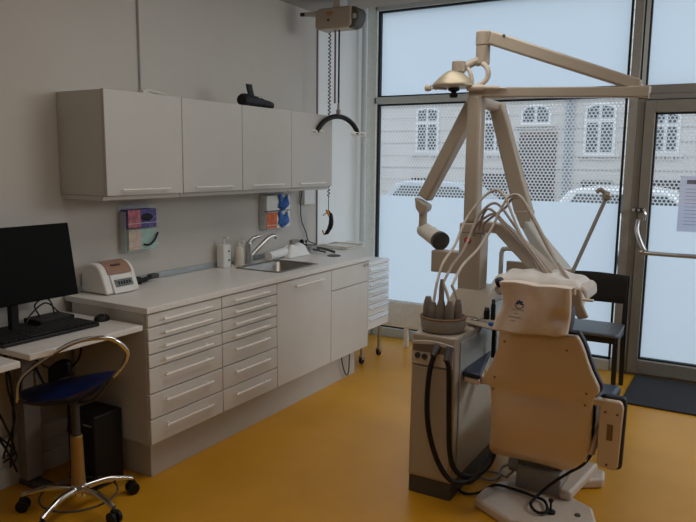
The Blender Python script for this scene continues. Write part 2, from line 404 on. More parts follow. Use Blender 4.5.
drawers(0, 'white base cabinet with seven drawers at the near end, next to the desk')
drawers(1, 'white base cabinet with seven drawers between the other drawer stack and the plain sink door')
t = thing('sink_cabinet', 'white base cabinet with one large plain door and bar handle, under the sink', 'cabinet', (-2.75, cols[2], .2))
bm = B(); box(bm, -3.0, BX-.02, cols[2]+.001, cols[3]-.001, .2, .70); fin('carcass', bm, LAM, t)
fronted((cols[2]+.003, cols[3]-.003, .203, .863), t, 'door', (cols[2]+.17, cols[3]-.13, .822))
t = thing('end_cabinet', 'white base cabinet at the window end with plain drawer over handleless door', 'cabinet', (-2.75, cols[3], .2)); carcass(cols[3], cols[4], t)
fronted((cols[3]+.003, cols[4]-.003, .715, .863), t, 'drawer'); fronted((cols[3]+.003, cols[4]-.003, .203, .710), t, 'door')
bm = B()
for y in (4.44, 4.475): lathe(bm, [(.010,0),(.012,.012),(.006,.018)], (BX, y, .842), 12, (1,0,0))
fin('push_button', bm, STEEL, t)
pl = box(B(), -3.0, -2.515, 2.34, 4.42, 0, .2); tag(fin('cabinet_plinth', pl, LAM, bev=.002), 'pale recessed plinth running under the base cabinets on the floor', 'plinth')
bm = B(); tube(bm, [(-2.49,4.18,.21),(-2.49,4.20,.12),(-2.485,4.24,.04),(-2.485,4.28,.05),(-2.49,4.30,.21)], .005, 8, 6)
tag(fin('cable_loop', bm, DARK), 'dark cable loop hanging below the end base cabinet', 'cable')
# worktop with sink cut-out
t = thing('worktop', 'long pale laminate worktop with front lip over the base cabinets', 'worktop', (-2.75, 2.28, .87))
sy0, sy1, sx0, sx1 = 3.50, 3.95, -2.90, -2.555
bm = B()
xs = [WX+.003, sx0, sx1, -2.44]; yy = [2.275, sy0, sy1, 4.52]
V = {}
for iz, z in enumerate((.87, .90)):
    for i, x in enumerate(xs):
        for j, y in enumerate(yy): V[i,j,iz] = bm.verts.new((x,y,z))
for iz in (0,1):
    for i in range(3):
        for j in range(3):
            if (i,j) != (1,1): bm.faces.new([V[i,j,iz], V[i+1,j,iz], V[i+1,j+1,iz], V[i,j+1,iz]])
def wall_(a, b): bm.faces.new([V[a+(0,)], V[b+(0,)], V[b+(1,)], V[a+(1,)]])
for j in range(3): wall_((0,j),(0,j+1)); wall_((3,j),(3,j+1))
for i in range(3): wall_((i,0),(i+1,0)); wall_((i,3),(i+1,3))
wall_((1,1),(2,1)); wall_((1,2),(2,2)); wall_((1,1),(1,2)); wall_((2,1),(2,2))
fin('worktop_slab', bm, LAMS, t, bev=.003)
fin('backsplash_strip', box(B(), WX+.002, WX+.016, 2.275, 4.52, .902, .935), STRIP, t, bev=.002)
bm = B(); box(bm, -2.99, -2.455, 4.50, 4.518, .2, .868); fin('end_panel', bm, LAM, t, smooth=False)
# extra shelf end of the worktop that runs into the recess
bm = B(); prism(bm, [(WX-.045,4.725),(WX+.01,4.69),(WX+.01,4.525),(-2.46,4.525),(-2.69,4.93),(WX-.045,5.38)], 'z', .872, .899); tag(fin('window_ledge', bm, LAMS, bev=.003), 'pale shelf behind the worktop end in the window corner', 'shelf')
# sink
t = thing('sink', 'steel inset sink bowl in the worktop in front of the tap', 'sink', (-2.73, 3.72, .9))
bm = B()
def rr(x0, x1, y0, y1, z, r, n=5):
    out = []
    for cx, cy, a0 in ((x1-r, y1-r, 0), (x0+r, y1-r, PI/2), (x0+r, y0+r, PI), (x1-r, y0+r, 1.5*PI)):
        for k in range(n+1): a = a0+PI/2*k/n; out.append(bm.verts.new((cx+r*math.cos(a), cy+r*math.sin(a), z)))
    return out
R_ = [rr(sx0-.018, sx1+.018, sy0-.018, sy1+.018, .9015, .045), rr(sx0-.016, sx1+.016, sy0-.016, sy1+.016, .9045, .045), rr(sx0+.006, sx1-.006, sy0+.006, sy1-.006, .9035, .05), rr(sx0+.014, sx1-.014, sy0+.014, sy1-.014, .89, .05), rr(sx0+.03, sx1-.03, sy0+.03, sy1-.03, .76, .06), rr(sx0+.06, sx1-.06, sy0+.06, sy1-.06, .745, .06)]
for a, b in zip(R_, R_[1:]):
    n = len(a)
    for k in range(n): bm.faces.new((a[k], a[(k+1)%n], b[(k+1)%n], b[k]))
bm.faces.new(R_[-1]); fin('basin', bm, DSTEEL, t, angle=60)
fin('drain', lathe(B(), [(.035,0),(.035,.004),(.02,.005)], (-2.73, 3.72, .746)), CHROME, t)
# tap
t = thing('tap', 'chrome single-lever mixer tap behind the sink', 'tap', (-2.95, 3.70, .9))
bm = B(); lathe(bm, [(.030,0),(.030,.01),(.024,.016),(.023,.11),(.025,.13),(.021,.15),(.004,.158)], (-2.95,3.69,.9), 22); fin('tap_body', bm, STEEL, t)
bm = B(); tube(bm, [(-2.945,3.70,.945),(-2.925,3.755,1.0),(-2.90,3.83,1.06),(-2.885,3.87,1.082),(-2.875,3.895,1.08),(-2.872,3.90,1.062)], [.017,.016,.016,.016,.015,.013], 12, 5); fin('spout', bm, STEEL, t)
bm = B(); tube(bm, [(-2.95,3.69,1.045),(-2.935,3.72,1.075),(-2.92,3.76,1.088),(-2.905,3.80,1.09)], [.016,.014,.011,.007], 10, 5); fin('lever', bm, STEEL, t)

# bottles
t = thing('dispenser_block', 'tall white dispenser block on the worktop left of the pump bottle', 'dispenser', (-2.97, 3.40, .9))
fin('housing', box(B(), -3.02, -2.955, 3.435, 3.51, .9, 1.055), WHITE, t, bev=.01)
bm = B(); cyl(bm, (-2.985,3.47,1.055), (-2.985,3.47,1.10), .008); box(bm, -2.99, -2.95, 3.462, 3.478, 1.095, 1.107); fin('pump', bm, WHITE, t)
bm = B()
for z in (.95, 1.01): lathe(bm, [(.007,0),(.005,.005)], (-2.955, 3.485, z), 10, (1,0,0))
fin('screw', bm, DARK, t)
t = thing('pump_bottle', 'cream soap pump bottle beside the tap on the worktop', 'bottle', (-2.96, 3.57, .9))
fin('bottle_body', lathe(B(), [(.030,0),(.033,.006),(.033,.10),(.026,.12),(.012,.128),(.011,.14)], (-2.97,3.61,.9)), CREAM, t)
bm = B(); cyl(bm, (-2.97,3.61,1.035), (-2.97,3.61,1.065), .007); box(bm, -2.975, -2.93, 3.603, 3.617, 1.062, 1.072); fin('pump', bm, WHITE, t)
# towels
t = thing('paper_towel_roll', 'white paper towel roll lying on the worktop right of the tap', 'paper towel', (-2.93, 4.0, .9))
fin('roll', lathe(B(), [(.012,-.001),(.032,0),(.032,.24),(.012,.241)], (-2.91,3.86,.934), 22, (-.10,1,.05)), PAPER, t)
def crump(x0,x1,y0,y1,z0,h,s):
    rnd = random.Random(s)
    ph = [rnd.uniform(0,6) for _ in range(4)]
    def f(u, v):
        e = min(u,1-u,v,1-v)
        return (x0+(x1-x0)*u, y0+(y1-y0)*v, z0+min(1, e*7)*h*(.75+.15*math.sin(7*u+ph[0]+3*v)+.12*math.sin(11*v+ph[1]-4*u)))
    return f
bm = grid(B(), crump(-3.00,-2.87,4.07,4.34,.903,.095,3), 14, 20); tag(fin('folded_towels', bm, PAPER, smooth=True, angle=80), 'crumpled stack of white paper towels beyond the roll on the worktop', 'paper towel')
bm = B(); prism(bm, [(4.36,.903),(4.43,.903),(4.42,.97),(4.385,.94),(4.365,1.01),(4.35,1.0)], 'x', -2.98, -2.95); tag(fin('black_clip', bm, BLACK, bev=.004), 'small black clip tool standing at the end of the paper towels', 'tool')
# wall sockets
bm = B(); box(bm, WX+.001, WX+.03, 4.315, 4.40, .955, 1.005); t = tag(fin('wall_socket', bm, MGREY, bev=.005), 'grey wall socket low on the wall behind the paper towels', 'socket')
bm = B(); box(bm, WX+.001, WX+.025, 4.43, 4.54, .955, .995); o2 = tag(fin('wall_socket', bm, LGREY, bev=.005), 'double light grey wall socket just right of the grey one, above the worktop', 'socket')
bm = B(); lathe(bm, [(.013,0),(.013,.004)], (WX+.025,4.46,.975),12,(1,0,0)); lathe(bm, [(.013,0),(.013,.004)], (WX+.025,4.51,.975),12,(1,0,0)); fin('outlet', bm, DARK, o2)
bm = B(); box(bm, WX+.002, WX+.05, 4.45, 4.60, 1.27, 1.385); tag(fin('junction_box', bm, WHITE, bev=.006), 'white junction box on the wall under the last wall cabinet', 'box')
bm = B(); tube(bm, [(-3.0,4.42,1.40),(-3.02,4.425,1.28),(-3.03,4.45,1.15),(-3.02,4.50,1.05),(-3.01,4.52,.98),(-2.98,4.58,.95),(-2.93,4.56,.905)], .0045, 8, 6); tag(fin('wall_cable', bm, DARK), 'thin dark cable running down the wall from the last wall cabinet', 'cable')
bm = B(); box(bm, -2.98, -2.90, 4.40, 4.50, .902, .955); tag(fin('clear_container', bm, CLEAR, bev=.006), 'small clear plastic container on the worktop behind the round grommet', 'container')
t = thing('safety_glasses', 'dark folded protective glasses lying on the far end of the worktop', 'glasses', (-2.9, 4.62, .9))
bm = B(); tube(bm, [(-2.97,4.44,.945),(-2.86,4.50,.93),(-2.76,4.52,.908)], .010, 8, 5); tube(bm, [(-3.0,4.42,.925),(-2.90,4.42,.93),(-2.80,4.45,.912)], .008, 8, 5); fin('temple', bm, DARK, t)
bm = B(); grid(bm, lambda u,v: (-3.02+.09*u, 4.42+.09*v+.05*u, .955-.03*v+.015*math.sin(PI*v)), 6, 6); fin('lens', bm, DARK, t, solid=.003)
t = thing('steel_tray', 'shallow white instrument tray at the window end of the worktop', 'tray', (-2.8, 4.9, .9))
bm = B(); box(bm, -3.05, -2.78, 4.74, 5.0, .901, .908); fin('tray_bottom', bm, WHITE, t, bev=.003)
bm = B(); tube(bm, [(-3.05,4.74,.918),(-2.78,4.74,.918),(-2.78,5.0,.918),(-3.05,5.0,.918)], .007, 8, closed=True); fin('tray_rim', bm, CREAM, t)
bm = B(); lathe(bm, [(.052,0),(.052,.005),(.043,.007),(.040,.003),(.002,.003)], (-2.68,4.375,.9)); tag(fin('cable_grommet', bm, DARK), 'round black grommet set in the worktop near the window end', 'grommet')

# glove dispensers
def dispenser(y0, y1, z0, z1, label, boxes, side):
    t = thing('glove_box_holder', label, 'holder', (WX, y0, z0), 'glove box holders on the wall')
    X1 = WX+.075; bm = B()
    box(bm, WX+.002, WX+.006, y0, y1+side, z0, z1); zm = (z0+z1)/2
    for z in (z0, zm-.003): box(bm, WX+.006, X1, y0, y1, z, z+.004)
    for y in (y0, y1-.004): box(bm, WX+.006, X1-.02, y, y+.004, z0, z1-.03)
    fin('acrylic_frame', bm, CLEAR, t, smooth=False)
    for zr in (z0+.03, zm+.03): fin('retainer_bar', tube(B(), [(X1, y0, zr), (X1, y1, zr)], .002, 6), WHITE, t)
    for (name, lb, ya, yb, za, zb, mf, msd, slot, glove) in boxes:
        bt = thing(name, lb, 'glove box', (WX, ya, za))
        bm = B(); box(bm, WX+.008, X1-.006, ya, yb, za, zb); fin('carton', bm, mf, bt, bev=.002)
        if msd:
            bm = B(); box(bm, X1-.006, X1-.004, ya, ya+(yb-ya)*.42, za+.002, zb-.002); fin('carton_end', bm, msd, bt, smooth=False)
        ym = ya+(yb-ya)*.66; zz = (za+zb)/2
        if slot: fin('opening', lathe(B(), [(.036,0),(.030,.003)], (X1-.006, ym, zz+.005), 20, (1,0,0), sx=.62, sy=1.25), BLACK, bt)
        if glove:
            bm = B(); grid(bm, lambda u,v: (X1-.004+.03*math.sin(PI*v)*math.sin(PI*u)+.012*math.sin(9*u+5*v), ym-.065+.12*u+.02*math.sin(4*v), zz+.05-.10*v+.018*math.sin(7*u)), 12, 12); fin('glove', bm, BLUEG, bt, solid=.003, angle=80)
    return t
dispenser(2.655, 2.885, 1.09, 1.345, 'clear wall holder with pink, violet and mint boxes under the first wall cabinet', [
    ('glove_box', 'violet glove box with pink end and dark opening, upper box of the left wall holder', 2.663, 2.875, 1.222, 1.325, PURPLE, PINK, True, False),
    ('mask_box', 'mint and cream box, lower box of the left wall holder', 2.663, 2.875, 1.096, 1.212, TEAL, PEACH, False, False)], .03)
dispenser(3.93, 4.235, 1.115, 1.375, 'clear wall holder with orange and white boxes under the third wall cabinet', [
    ('glove_box', 'white glove box with a blue glove poking out, upper box of right wall holder', 3.938, 4.225, 1.25, 1.36, WHITE, None, False, True),
    ('glove_box', 'orange glove box with a blue glove hanging out, lower box of right wall holder', 3.938, 4.225, 1.12, 1.238, WHITE, ORANGE, False, True)], .0)
bm = B(); tube(bm, [(WX+.082,2.76,1.125),(WX+.085,2.80,1.12),(WX+.085,2.84,1.145),(WX+.082,2.87,1.185)], .006, 8, 4); tag(fin('black_strap', bm, BLACK), 'short black elastic strap across the mint box of the left wall holder', 'strap')

# steriliser
t = thing('sterilizer', 'small white countertop device with smoked brown lid and grey display', 'device', (-2.93, 2.5, .9))
def stp(r, cx=-2.95, xf=-2.835):
    pts = [(-3.035,.905),(xf,.905),(xf-.03,.985)]
    for i in range(11):
        a = PI*(.10+.88*i/10); pts.append((cx+r*math.cos(a), .975+(r+.005)*math.sin(a)))
    return pts
bm = B(); prism(bm, stp(.083), 'y', 2.375, 2.425); fin('end_cheek', bm, WHITE, t, bev=.010, seg=3)
bm = B(); prism(bm, stp(.083), 'y', 2.565, 2.60); fin('end_cheek', bm, WHITE, t, bev=.010, seg=3)
bm = B(); prism(bm, [(-3.03,.905),(-2.828,.905),(-2.868,1.0),(-3.03,1.0)], 'y', 2.425, 2.565); fin('body', bm, WHITE, t, bev=.003)
bm = B(); prism(bm, [(-2.95+.088*math.cos(a), .975+.091*math.sin(a)) for a in [PI*(.10+.80*i/12) for i in range(13)]], 'y', 2.415, 2.572); fin('lid', bm, LIDBR, t)
bm = B(); m4 = Matrix.Translation((-2.848,2.500,.955)) @ Matrix.Rotation(-.40,4,'Y'); box(bm, -.002,.003,-.058,.058,-.020,.020, m4); dsp = fin('display', bm, LCD, t, smooth=False)
bm = B()
for k in range(5): box(bm, .003,.0045,-.040+k*.018,-.029+k*.018,-.009,.009, m4)
fin('display_digits', bm, BLACK, dsp, smooth=False)
bm = B(); box(bm, -2.90,-2.885, 2.455, 2.515, 1.045, 1.052); fin('lid_grip', bm, DARK, t, bev=.002)
t = thing('black_headlamp', 'black gadget with loose strap on the worktop beside the white device', 'device', (-2.99, 2.82, .9))
bm = B(); tube(bm, [(-2.99,2.67,.925),(-2.97,2.71,.920),(-2.96,2.75,.922),(-2.97,2.79,.928),(-2.98,2.84,.933)], [.02,.024,.015,.013,.015], 10, 4); fin('body', bm, BLACK, t)
bm = B(); box(bm, -2.995,-2.955, 2.80, 2.86, .92, .945); fin('clip', bm, DARK, t, bev=.004)

# device on top of cabinets
t = thing('black_device', 'black ribbed device with upright flap lying on top of the third wall cabinet', 'device', (-2.74, 3.45, 1.94))
bm = B(); tube(bm, [(-2.74,3.37,1.972),(-2.745,3.42,1.976),(-2.75,3.52,1.972),(-2.755,3.62,1.966),(-2.76,3.70,1.962)], [.034,.040,.040,.036,.030,.028,.024], 14, 5); bmesh.ops.scale(bm, vec=(1,1,1), verts=bm.verts); bmesh.ops.translate(bm, verts=bm.verts, vec=(0,0,.004)); fin('body', bm, BLACK, t)
bm = B(); grid(bm, lambda u,v: (-2.75+.015*v, 3.43+.055*u+.035*(1-v)**1.5-.02*v, 1.99+.088*v), 4, 8); fin('flap', bm, BLACK, t, solid=.008)
bm = B(); tube(bm, [(-2.725,3.52,2.0),(-2.72,3.54,2.006),(-2.725,3.56,2.0)], .006, 8, 4); fin('buckle', bm, STEEL, t)
bm = B(); tube(bm, [(-2.73,3.50,1.995),(-2.73,3.56,1.995),(-2.75,3.62,1.980)], .010, 8, 4); fin('strap', bm, BLACK, t)

t = thing('wall_conduit', 'thin white cable conduit on the wall above the first wall cabinets', 'conduit', (WX, 2.8, 1.94))
bm = B(); box(bm, WX+.001, WX+.018, 2.835, 2.852, 1.99, 2.76); fin('channel', bm, LGREY, t, bev=.003)
bm = B(); box(bm, WX+.001, WX+.04, 2.83, 2.90, 1.97, 2.0); fin('socket', bm, WHITE, t, bev=.003)
bm = B(); tube(bm, [(-3.02,2.86,2.0),(-2.98,2.93,1.985),(-2.93,2.97,1.955)], .01, 8, 4); fin('plug', bm, WHITE, t)

# ------------------------------------------------------------------ hoist
t = thing('ceiling_hoist', 'grey-beige ceiling hoist motor with black curved lifting bar hanging in the corner', 'hoist', (-2.64, 4.36, 2.62))
bm = B(); prism(bm, [(-2.80,2.64),(-2.79,2.675),(-2.765,2.69),(-2.50,2.69),(-2.50,2.56),(-2.53,2.545),(-2.785,2.545),(-2.80,2.56)], 'y', 4.28, 4.42); fin('motor_housing', bm, UNIT, t, bev=.012)
bm = B(); prism(bm, [(-2.50,2.69),(-2.46,2.675),(-2.445,2.645),(-2.448,2.60),(-2.48,2.55),(-2.53,2.54)], 'y', 4.29, 4.41); cap = fin('end_cap', bm, PLGREY, t, bev=.012)
fin('cap_window', box(B(), -2.488,-2.463, 4.284, 4.289, 2.60, 2.632), LGREY, cap, smooth=False)
bm = B(); box(bm, -2.70,-2.65, 4.275, 4.279, 2.645, 2.66); box(bm, -2.70,-2.65, 4.275, 4.279, 2.634, 2.638); fin('orange_mark', bm, mat('orange mark', (.40,.18,.05)), t, smooth=False)
bm = B(); lathe(bm, [(.010,0),(.008,.008)], (-2.685,4.28,2.605), 12, (0,-1,0)); fin('key_button', bm, DARK, t)
bm = B(); box(bm, -2.643,-2.630, 4.35, 4.352, 2.0, 2.55); fin('strap', bm, BLACK, t, smooth=False)
bm = B(); box(bm, -2.676,-2.662, 4.35, 4.353, 2.03, 2.55); fin('emergency_strap', bm, mat('red grey webbing', (.20,.16,.15)), t, smooth=False)
bm = B(); box(bm, -2.652,-2.622, 4.34, 4.36, 1.94, 1.985); cyl(bm, (-2.637,4.35,1.98), (-2.637,4.35,2.03), .008); fin('swivel', bm, MGREY, t, bev=.006)
hd_ = Vector((.13,.50,0)).normalized(); hc = Vector((-2.637,4.35,1.735))
bm = B(); tube(bm, [hc+hd_*(.23*math.cos(a))+Vector((0,0,.20*math.sin(a))) for a in [PI*(.14+.72*i/16) for i in range(17)]], [.013]+[.018]*15+[.013], 12); fin('lifting_bar', bm, BLACK, t)
for s_ in (-1, 1):
    e = hc+hd_*(.215*s_)+Vector((0,0,.080))
    for q in (-.03, .03):
        c = e+hd_*q*1.1; bm = B()
        tube(bm, [c+Vector((.030*math.cos(a)*.8,.030*math.cos(a)*.5,.013*math.sin(a))) for a in [2*PI*k/14 for k in range(14)]], .0045, 6, closed=True); fin('hook', bm, HANDLE, t)
fin('hanger_bracket', box(B(), -2.66, -2.60, 4.30, 4.40, 2.69, 2.758), LGREY, t, bev=.004)
fin('cable_plug', cyl(B(), (-2.92,4.34,2.675), (-2.79,4.34,2.665), .016, .022), LGREY, t, bev=.004)
fin('black_knob', cyl(B(), (-2.96,4.34,2.678), (-2.925,4.34,2.676), .014), BLACK, t)
t = thing('hand_control', 'black and orange hand control hanging on a coiled cord in the corner', 'hand control', (-2.82, 4.5, 1.2))
bm = B(); pts = []
for i in range(800):
    z = 2.745-1.405*i/799; a = 2*PI*i/16
    pts.append((-2.822+.008*math.cos(a), 4.52+.008*math.sin(a), z))
tube(bm, pts, .0042, 5); tube(bm, [(-2.822,4.52,1.34),(-2.822,4.52,1.22)], .003, 6); fin('coiled_cord', bm, BLACK, t)
bm = B(); tube(bm, [(-2.822,4.52,1.225),(-2.800,4.52,1.185),(-2.80,4.52,1.12),(-2.828,4.52,1.065),(-2.85,4.52,1.045)], [.010,.017,.019,.016,.010], 12, 5); fin('handset', bm, BLACK, t)
bm = B(); tube(bm, [(-2.83,4.50,1.235),(-2.815,4.50,1.215),(-2.806,4.50,1.19)], [.008,.011,.008], 10, 4); tube(bm, [(-2.86,4.50,1.19),(-2.83,4.50,1.212)], .004, 6); tube(bm, [(-2.865,4.50,1.075),(-2.85,4.50,1.045),(-2.845,4.50,1.038)], .006, 8, 3); fin('orange_grip', bm, mat('orange plastic', (.60,.25,.05), .4), t)

# ------------------------------------------------------------------ trolley
t = thing('drawer_trolley', 'white drawer trolley on castors between the worktop end and the window', 'trolley', (-2.72, 4.78, 0))
bm = B(); box(bm, -2.95, -2.535, 4.60, 4.99, .285, .80); fin('carcass', bm, TROL, t, bev=.004)
fin('top', box(B(), -2.97, -2.52, 4.585, 5.0, .80, .825), TROL, t, bev=.006)
zt = .795
for h in (.062,.062,.062,.062,.062,.09,.11):
    bm = B(); box(bm, -2.535, -2.518, 4.605, 4.985, zt-h+.004, zt-.002); d = fin('drawer', bm, TROL, t, bev=.002)
    bm = B(); tube(bm, [(-2.505,4.64,zt-.025),(-2.505,4.95,zt-.025)], .007, 8); box(bm, -2.52,-2.50,4.66,4.67,zt-.03,zt-.02); box(bm, -2.52,-2.50,4.92,4.93,zt-.03,zt-.02); fin('handle', bm, CHROME, d); zt -= h
for x, y in ((-2.585,4.66),(-2.585,4.955),(-2.90,4.66),(-2.90,4.955)):
    bm = B(); cyl(bm, (x,y,.05), (x,y,.29), .014); box(bm, x-.018, x+.018, y-.02, y+.02, .035, .065); c = fin('castor_stem', bm, STEEL, t)
    bm = B(); cyl(bm, (x-.012,y,.03), (x+.012,y,.03), .03); fin('castor_wheel', bm, BLACK, c, bev=.004)

# radiator
t = thing('panel_radiator', 'low pale panel radiator on feet in front of the window', 'radiator', (-2.3, 5.33, 0))
fin('panel', box(B(), -2.76, -1.75, 5.29, 5.35, .17, .40), mat('radiator enamel', (.80,.79,.74), .4), t, bev=.008)
bm = B()
for k in range(30): box(bm, -2.745+k*.033, -2.725+k*.033, 5.30, 5.34, .40, .404)
fin('top_grille', bm, LAM, t, smooth=False)
for x in (-2.50, -2.0): fin('foot', box(B(), x-.018, x+.018, 5.29, 5.33, 0, .17), WHITE, t, bev=.003)

# ------------------------------------------------------------------ desks
def desk(y0, y1, label, h):
    t = thing('desk', label, 'desk', (-2.77, y0, 0), 'white desks along the wall')
    fin('desk_top', box(B(), WX+.005, -2.463, y0, y1, h-.028, h), LAMS, t, bev=.004)
    bm = B(); box(bm, -2.99, -2.93, y0+.27, y0+.36, 0.04, h-.028); fin('leg', bm, mat('desk leg grey', (.20,.175,.145), .6), t, bev=.004)
    bm = B(); box(bm, -3.02, -2.84, y0+.28, y0+.35, 0, .03); fin('foot', bm, PLGREY, t, bev=.006)
    bm = B(); box(bm, -2.96, -2.60, y0+.15, y1-.06, h-.065, h-.03); fin('under_frame', bm, DARK, t, smooth=False)
desk(1.665, 2.268, 'white desk top carrying the keyboard and mouse, beside the cabinets', .817)
desk(.55, 1.625, 'nearer white desk cut off by the left picture edge', .80)
# monitor
t = thing('monitor', 'large black computer monitor on the desk, screen off', 'monitor', (-2.85, 1.9, .812))
m4 = Matrix.Translation((-2.80, 2.175, .95)) @ Matrix.Rotation(math.radians(-9), 4, 'Y') @ Matrix.Rotation(math.radians(-2), 4, 'Z')
fin('case', box(B(), -.03, 0, -.61, 0, 0, .352, m4), SCREEN, t, bev=.004)
fin('screen', box(B(), -.0005, .0015, -.60, -.012, .012, .342, m4), SCREEN, t, smooth=False)
fin('stand_neck', box(B(), -2.90, -2.87, 1.86, 1.90, .82, 1.10), BLACK, t, bev=.004)
fin('stand_base', box(B(), -2.96, -2.80, 1.76, 1.97, .812, .824), BLACK, t, bev=.004)
t = thing('keyboard', 'black computer keyboard on the desk in front of the monitor', 'keyboard', (-2.7, 1.9, .812))
m4 = Matrix.Translation((-2.705, 1.905, .817)) @ Matrix.Rotation(math.radians(-1), 4, 'Z')
fin('keyboard_body', box(B(), -.085,.085,-.25,.24,.001,.018, m4), BLACK, t, bev=.006)
bm = B()
for r_ in range(6):
    for k in range(20):
        if r_ == 5 and 4 < k < 10: continue
        y = -.235+k*.0235; x = -.070+r_*.0245
        box(bm, x, x+.020, y, y+.0195, .018, .025, m4)
    if r_ == 5: box(bm, .0525,.0725,-.1175,-.002,.018,.025, m4)
fin('keys', bm, DARK if 0 else BLACK, t, bev=.002)
t = thing('mouse', 'black computer mouse on the desk corner near the cabinets', 'mouse', (-2.70, 2.205, .812))
bm = B(); lathe(bm, [(.030,0),(.034,.008),(.030,.022),(.016,.032),(.002,.034)], (-2.70,2.225,.817), 22, sx=.95, sy=1.25); fin('mouse_body', bm, BLACK, t)
fin('scroll_wheel', lathe(B(), [(.007,-.003),(.007,.003)], (-2.68,2.22,.847), 12, (0,1,0)), DARK, t)
t = thing('docking_box', 'black box with cables behind the keyboard under the monitor', 'device', (-2.93, 2.08, .812))
fin('housing', box(B(), -2.96, -2.83, 1.98, 2.17, .817, .845), BLACK, t, bev=.004)
bm = B(); tube(bm, [(-2.93,2.05,.84),(-2.94,2.03,.90),(-2.93,2.08,.93),(-2.94,2.12,.90),(-2.93,2.13,.84)], .004, 6, 5); tube(bm, [(-2.93,2.16,.84),(-2.95,2.10,.90),(-2.92,2.0,.87),(-2.9,1.95,.83)], .004, 6, 5); fin('cable', bm, BLACK, t)
# pc
t = thing('computer_tower', 'black computer tower on the floor beside the base cabinets', 'computer', (-2.66, 2.16, 0))
fin('case', box(B(), -2.82, -2.625, 2.09, 2.262, .012, .375), BLACK, t, bev=.006)
fin('foot', box(B(), -2.81, -2.635, 2.10, 2.25, 0, .012), DARK, t, smooth=False)
fin('drive_slot', box(B(), -2.70, -2.64, 2.086, 2.092, .325, .332), STEEL, t, smooth=False)
# underneath-desk cables
t = thing('cable_bundle', 'tangle of black power cables hanging under the desks at the left edge', 'cable', (-2.9, 1.75, .3))
rnd = random.Random(4); bm = B()
for k in range(6):
    x = -2.86+rnd.uniform(-.05,.05); y = 1.77+rnd.uniform(-.04,.05)
    tube(bm, [(x,y,.76),(x+rnd.uniform(-.03,.05),y+rnd.uniform(-.04,.04),.60),(x+rnd.uniform(-.06,.05),y+rnd.uniform(-.04,.04),.42),(-2.86+rnd.uniform(-.03,.03),1.80+rnd.uniform(-.03,.03),.26),(-2.86+rnd.uniform(-.05,.05),1.80+rnd.uniform(-.03,.04),.14+rnd.uniform(0,.1))], .005, 6, 6)
fin('power_cables', bm, BLACK, t)
bm = B(); tube(bm, [(-2.93,2.0,.62),(-2.88,2.03,.50),(-2.86,2.1,.46),(-2.9,2.16,.36),(-2.93,2.18,.26),(-2.97,2.2,.2)], .006, 6, 6); tube(bm, [(-2.95,1.95,.70),(-2.9,2.1,.56),(-2.86,2.2,.60),(-2.87,2.24,.74)], .005, 6, 6); fin('data_cable', bm, BLACK, t)
t = thing('wall_trunking', 'pale cable trunking strip low on the wall under the desk', 'trunking', (WX, 2.0, .2))
fin('channel', box(B(), WX+.002, WX+.03, .6, 2.26, .17, .25), LAM, t, bev=.003)

# ------------------------------------------------------------------ stool
t = thing('swivel_stool', 'blue saddle stool with chrome ring back and five castor feet', 'stool', (-2.6, 1.95, 0))
cx, cy = -2.565, 1.945
bm = B()
sc_, sn_ = math.cos(math.radians(30)), math.sin(math.radians(30))
def stoolpt(u, v, top):
    a = 2*PI*u; x, y = math.cos(a)*v, math.sin(a)*v
    px_ = .212*x - (.012 if x < 0 else 0)*v; py_ = .165*y
    if top: z = .575 + .030*(1-v**3) + .028*x*x + .045*x
    else: z = .575 - .062*(1-v**2.4) + .028*x*x + .045*x
    return (cx-.02+px_*sc_-py_*sn_, cy+px_*sn_+py_*sc_, z)
for top in (1, 0): grid(bm, lambda u, v: stoolpt(u, v, top), 40, 12)
bmesh.ops.remove_doubles(bm, verts=bm.verts, dist=.0008); fin('seat', bm, STOOLB, t, angle=60)
bm = B(); tube(bm, [(-2.771,1.800,0.520),(-2.695,1.780,0.647),(-2.506,1.780,0.772),(-2.354,1.790,0.853),(-2.249,1.820,0.882),(-2.201,1.870,0.870),(-2.195,1.930,0.806),(-2.268,1.970,0.727),(-2.339,1.980,0.663)], .0095, 10, 7); fin('ring_back', bm, CHROME, t)
bm = B(); tube(bm, [(-2.771,1.800,.52),(-2.70,1.86,.50),(-2.585,1.945,.505),(-2.45,1.96,.54),(-2.345,1.98,.66)], .008, 8, 5); fin('seat_bracket', bm, DARK, t)
bm = B(); grid(bm, lambda u,v: (-2.72+.085*u, 1.93+.05*u+.012*math.sin(PI*u), .585+.03*u+.085*v*math.sin(PI*(.2+.6*u))**.6), 10, 6); fin('back_pad', bm, BLACK, t, solid=.03)
fin('gas_lift', cyl(B(), (cx,cy,.30), (cx,cy,.53), .019), DARK, t)
fin('column_sleeve', cyl(B(), (cx,cy,.10), (cx,cy,.355), .032, .027), BRONZE, t, bev=.003)
hub = fin('base_hub', lathe(B(), [(.04,0),(.044,.02),(.036,.05),(.030,.065)], (cx,cy,.06)), CHROME, t)
for ang in (-3, 67, 139, 218, 285):
    a = math.radians(ang); dx, dy = math.cos(a), math.sin(a)
    L_ = .248
    bm = B(); tube(bm, [(cx+dx*.03,cy+dy*.03,.100),(cx+dx*.13,cy+dy*.13,.105),(cx+dx*.22,cy+dy*.22,.085),(cx+dx*L_,cy+dy*L_,.075)], [.017,.016,.013,.012], 10, 4); lg = fin('leg', bm, CHROME, t)
    bm = B(); X_, Y_ = cx+dx*L_, cy+dy*L_; sdx, sdy = -dy, dx
    for s_ in (-.016, .016): cyl(bm, (X_+sdx*(s_-.009), Y_+sdy*(s_-.009), .029), (X_+sdx*(s_+.009), Y_+sdy*(s_+.009), .029), .029)
    box(bm, X_-.012, X_+.012, Y_-.012, Y_+.012, .03, .066); fin('castor', bm, BLACK, lg, bev=.003)
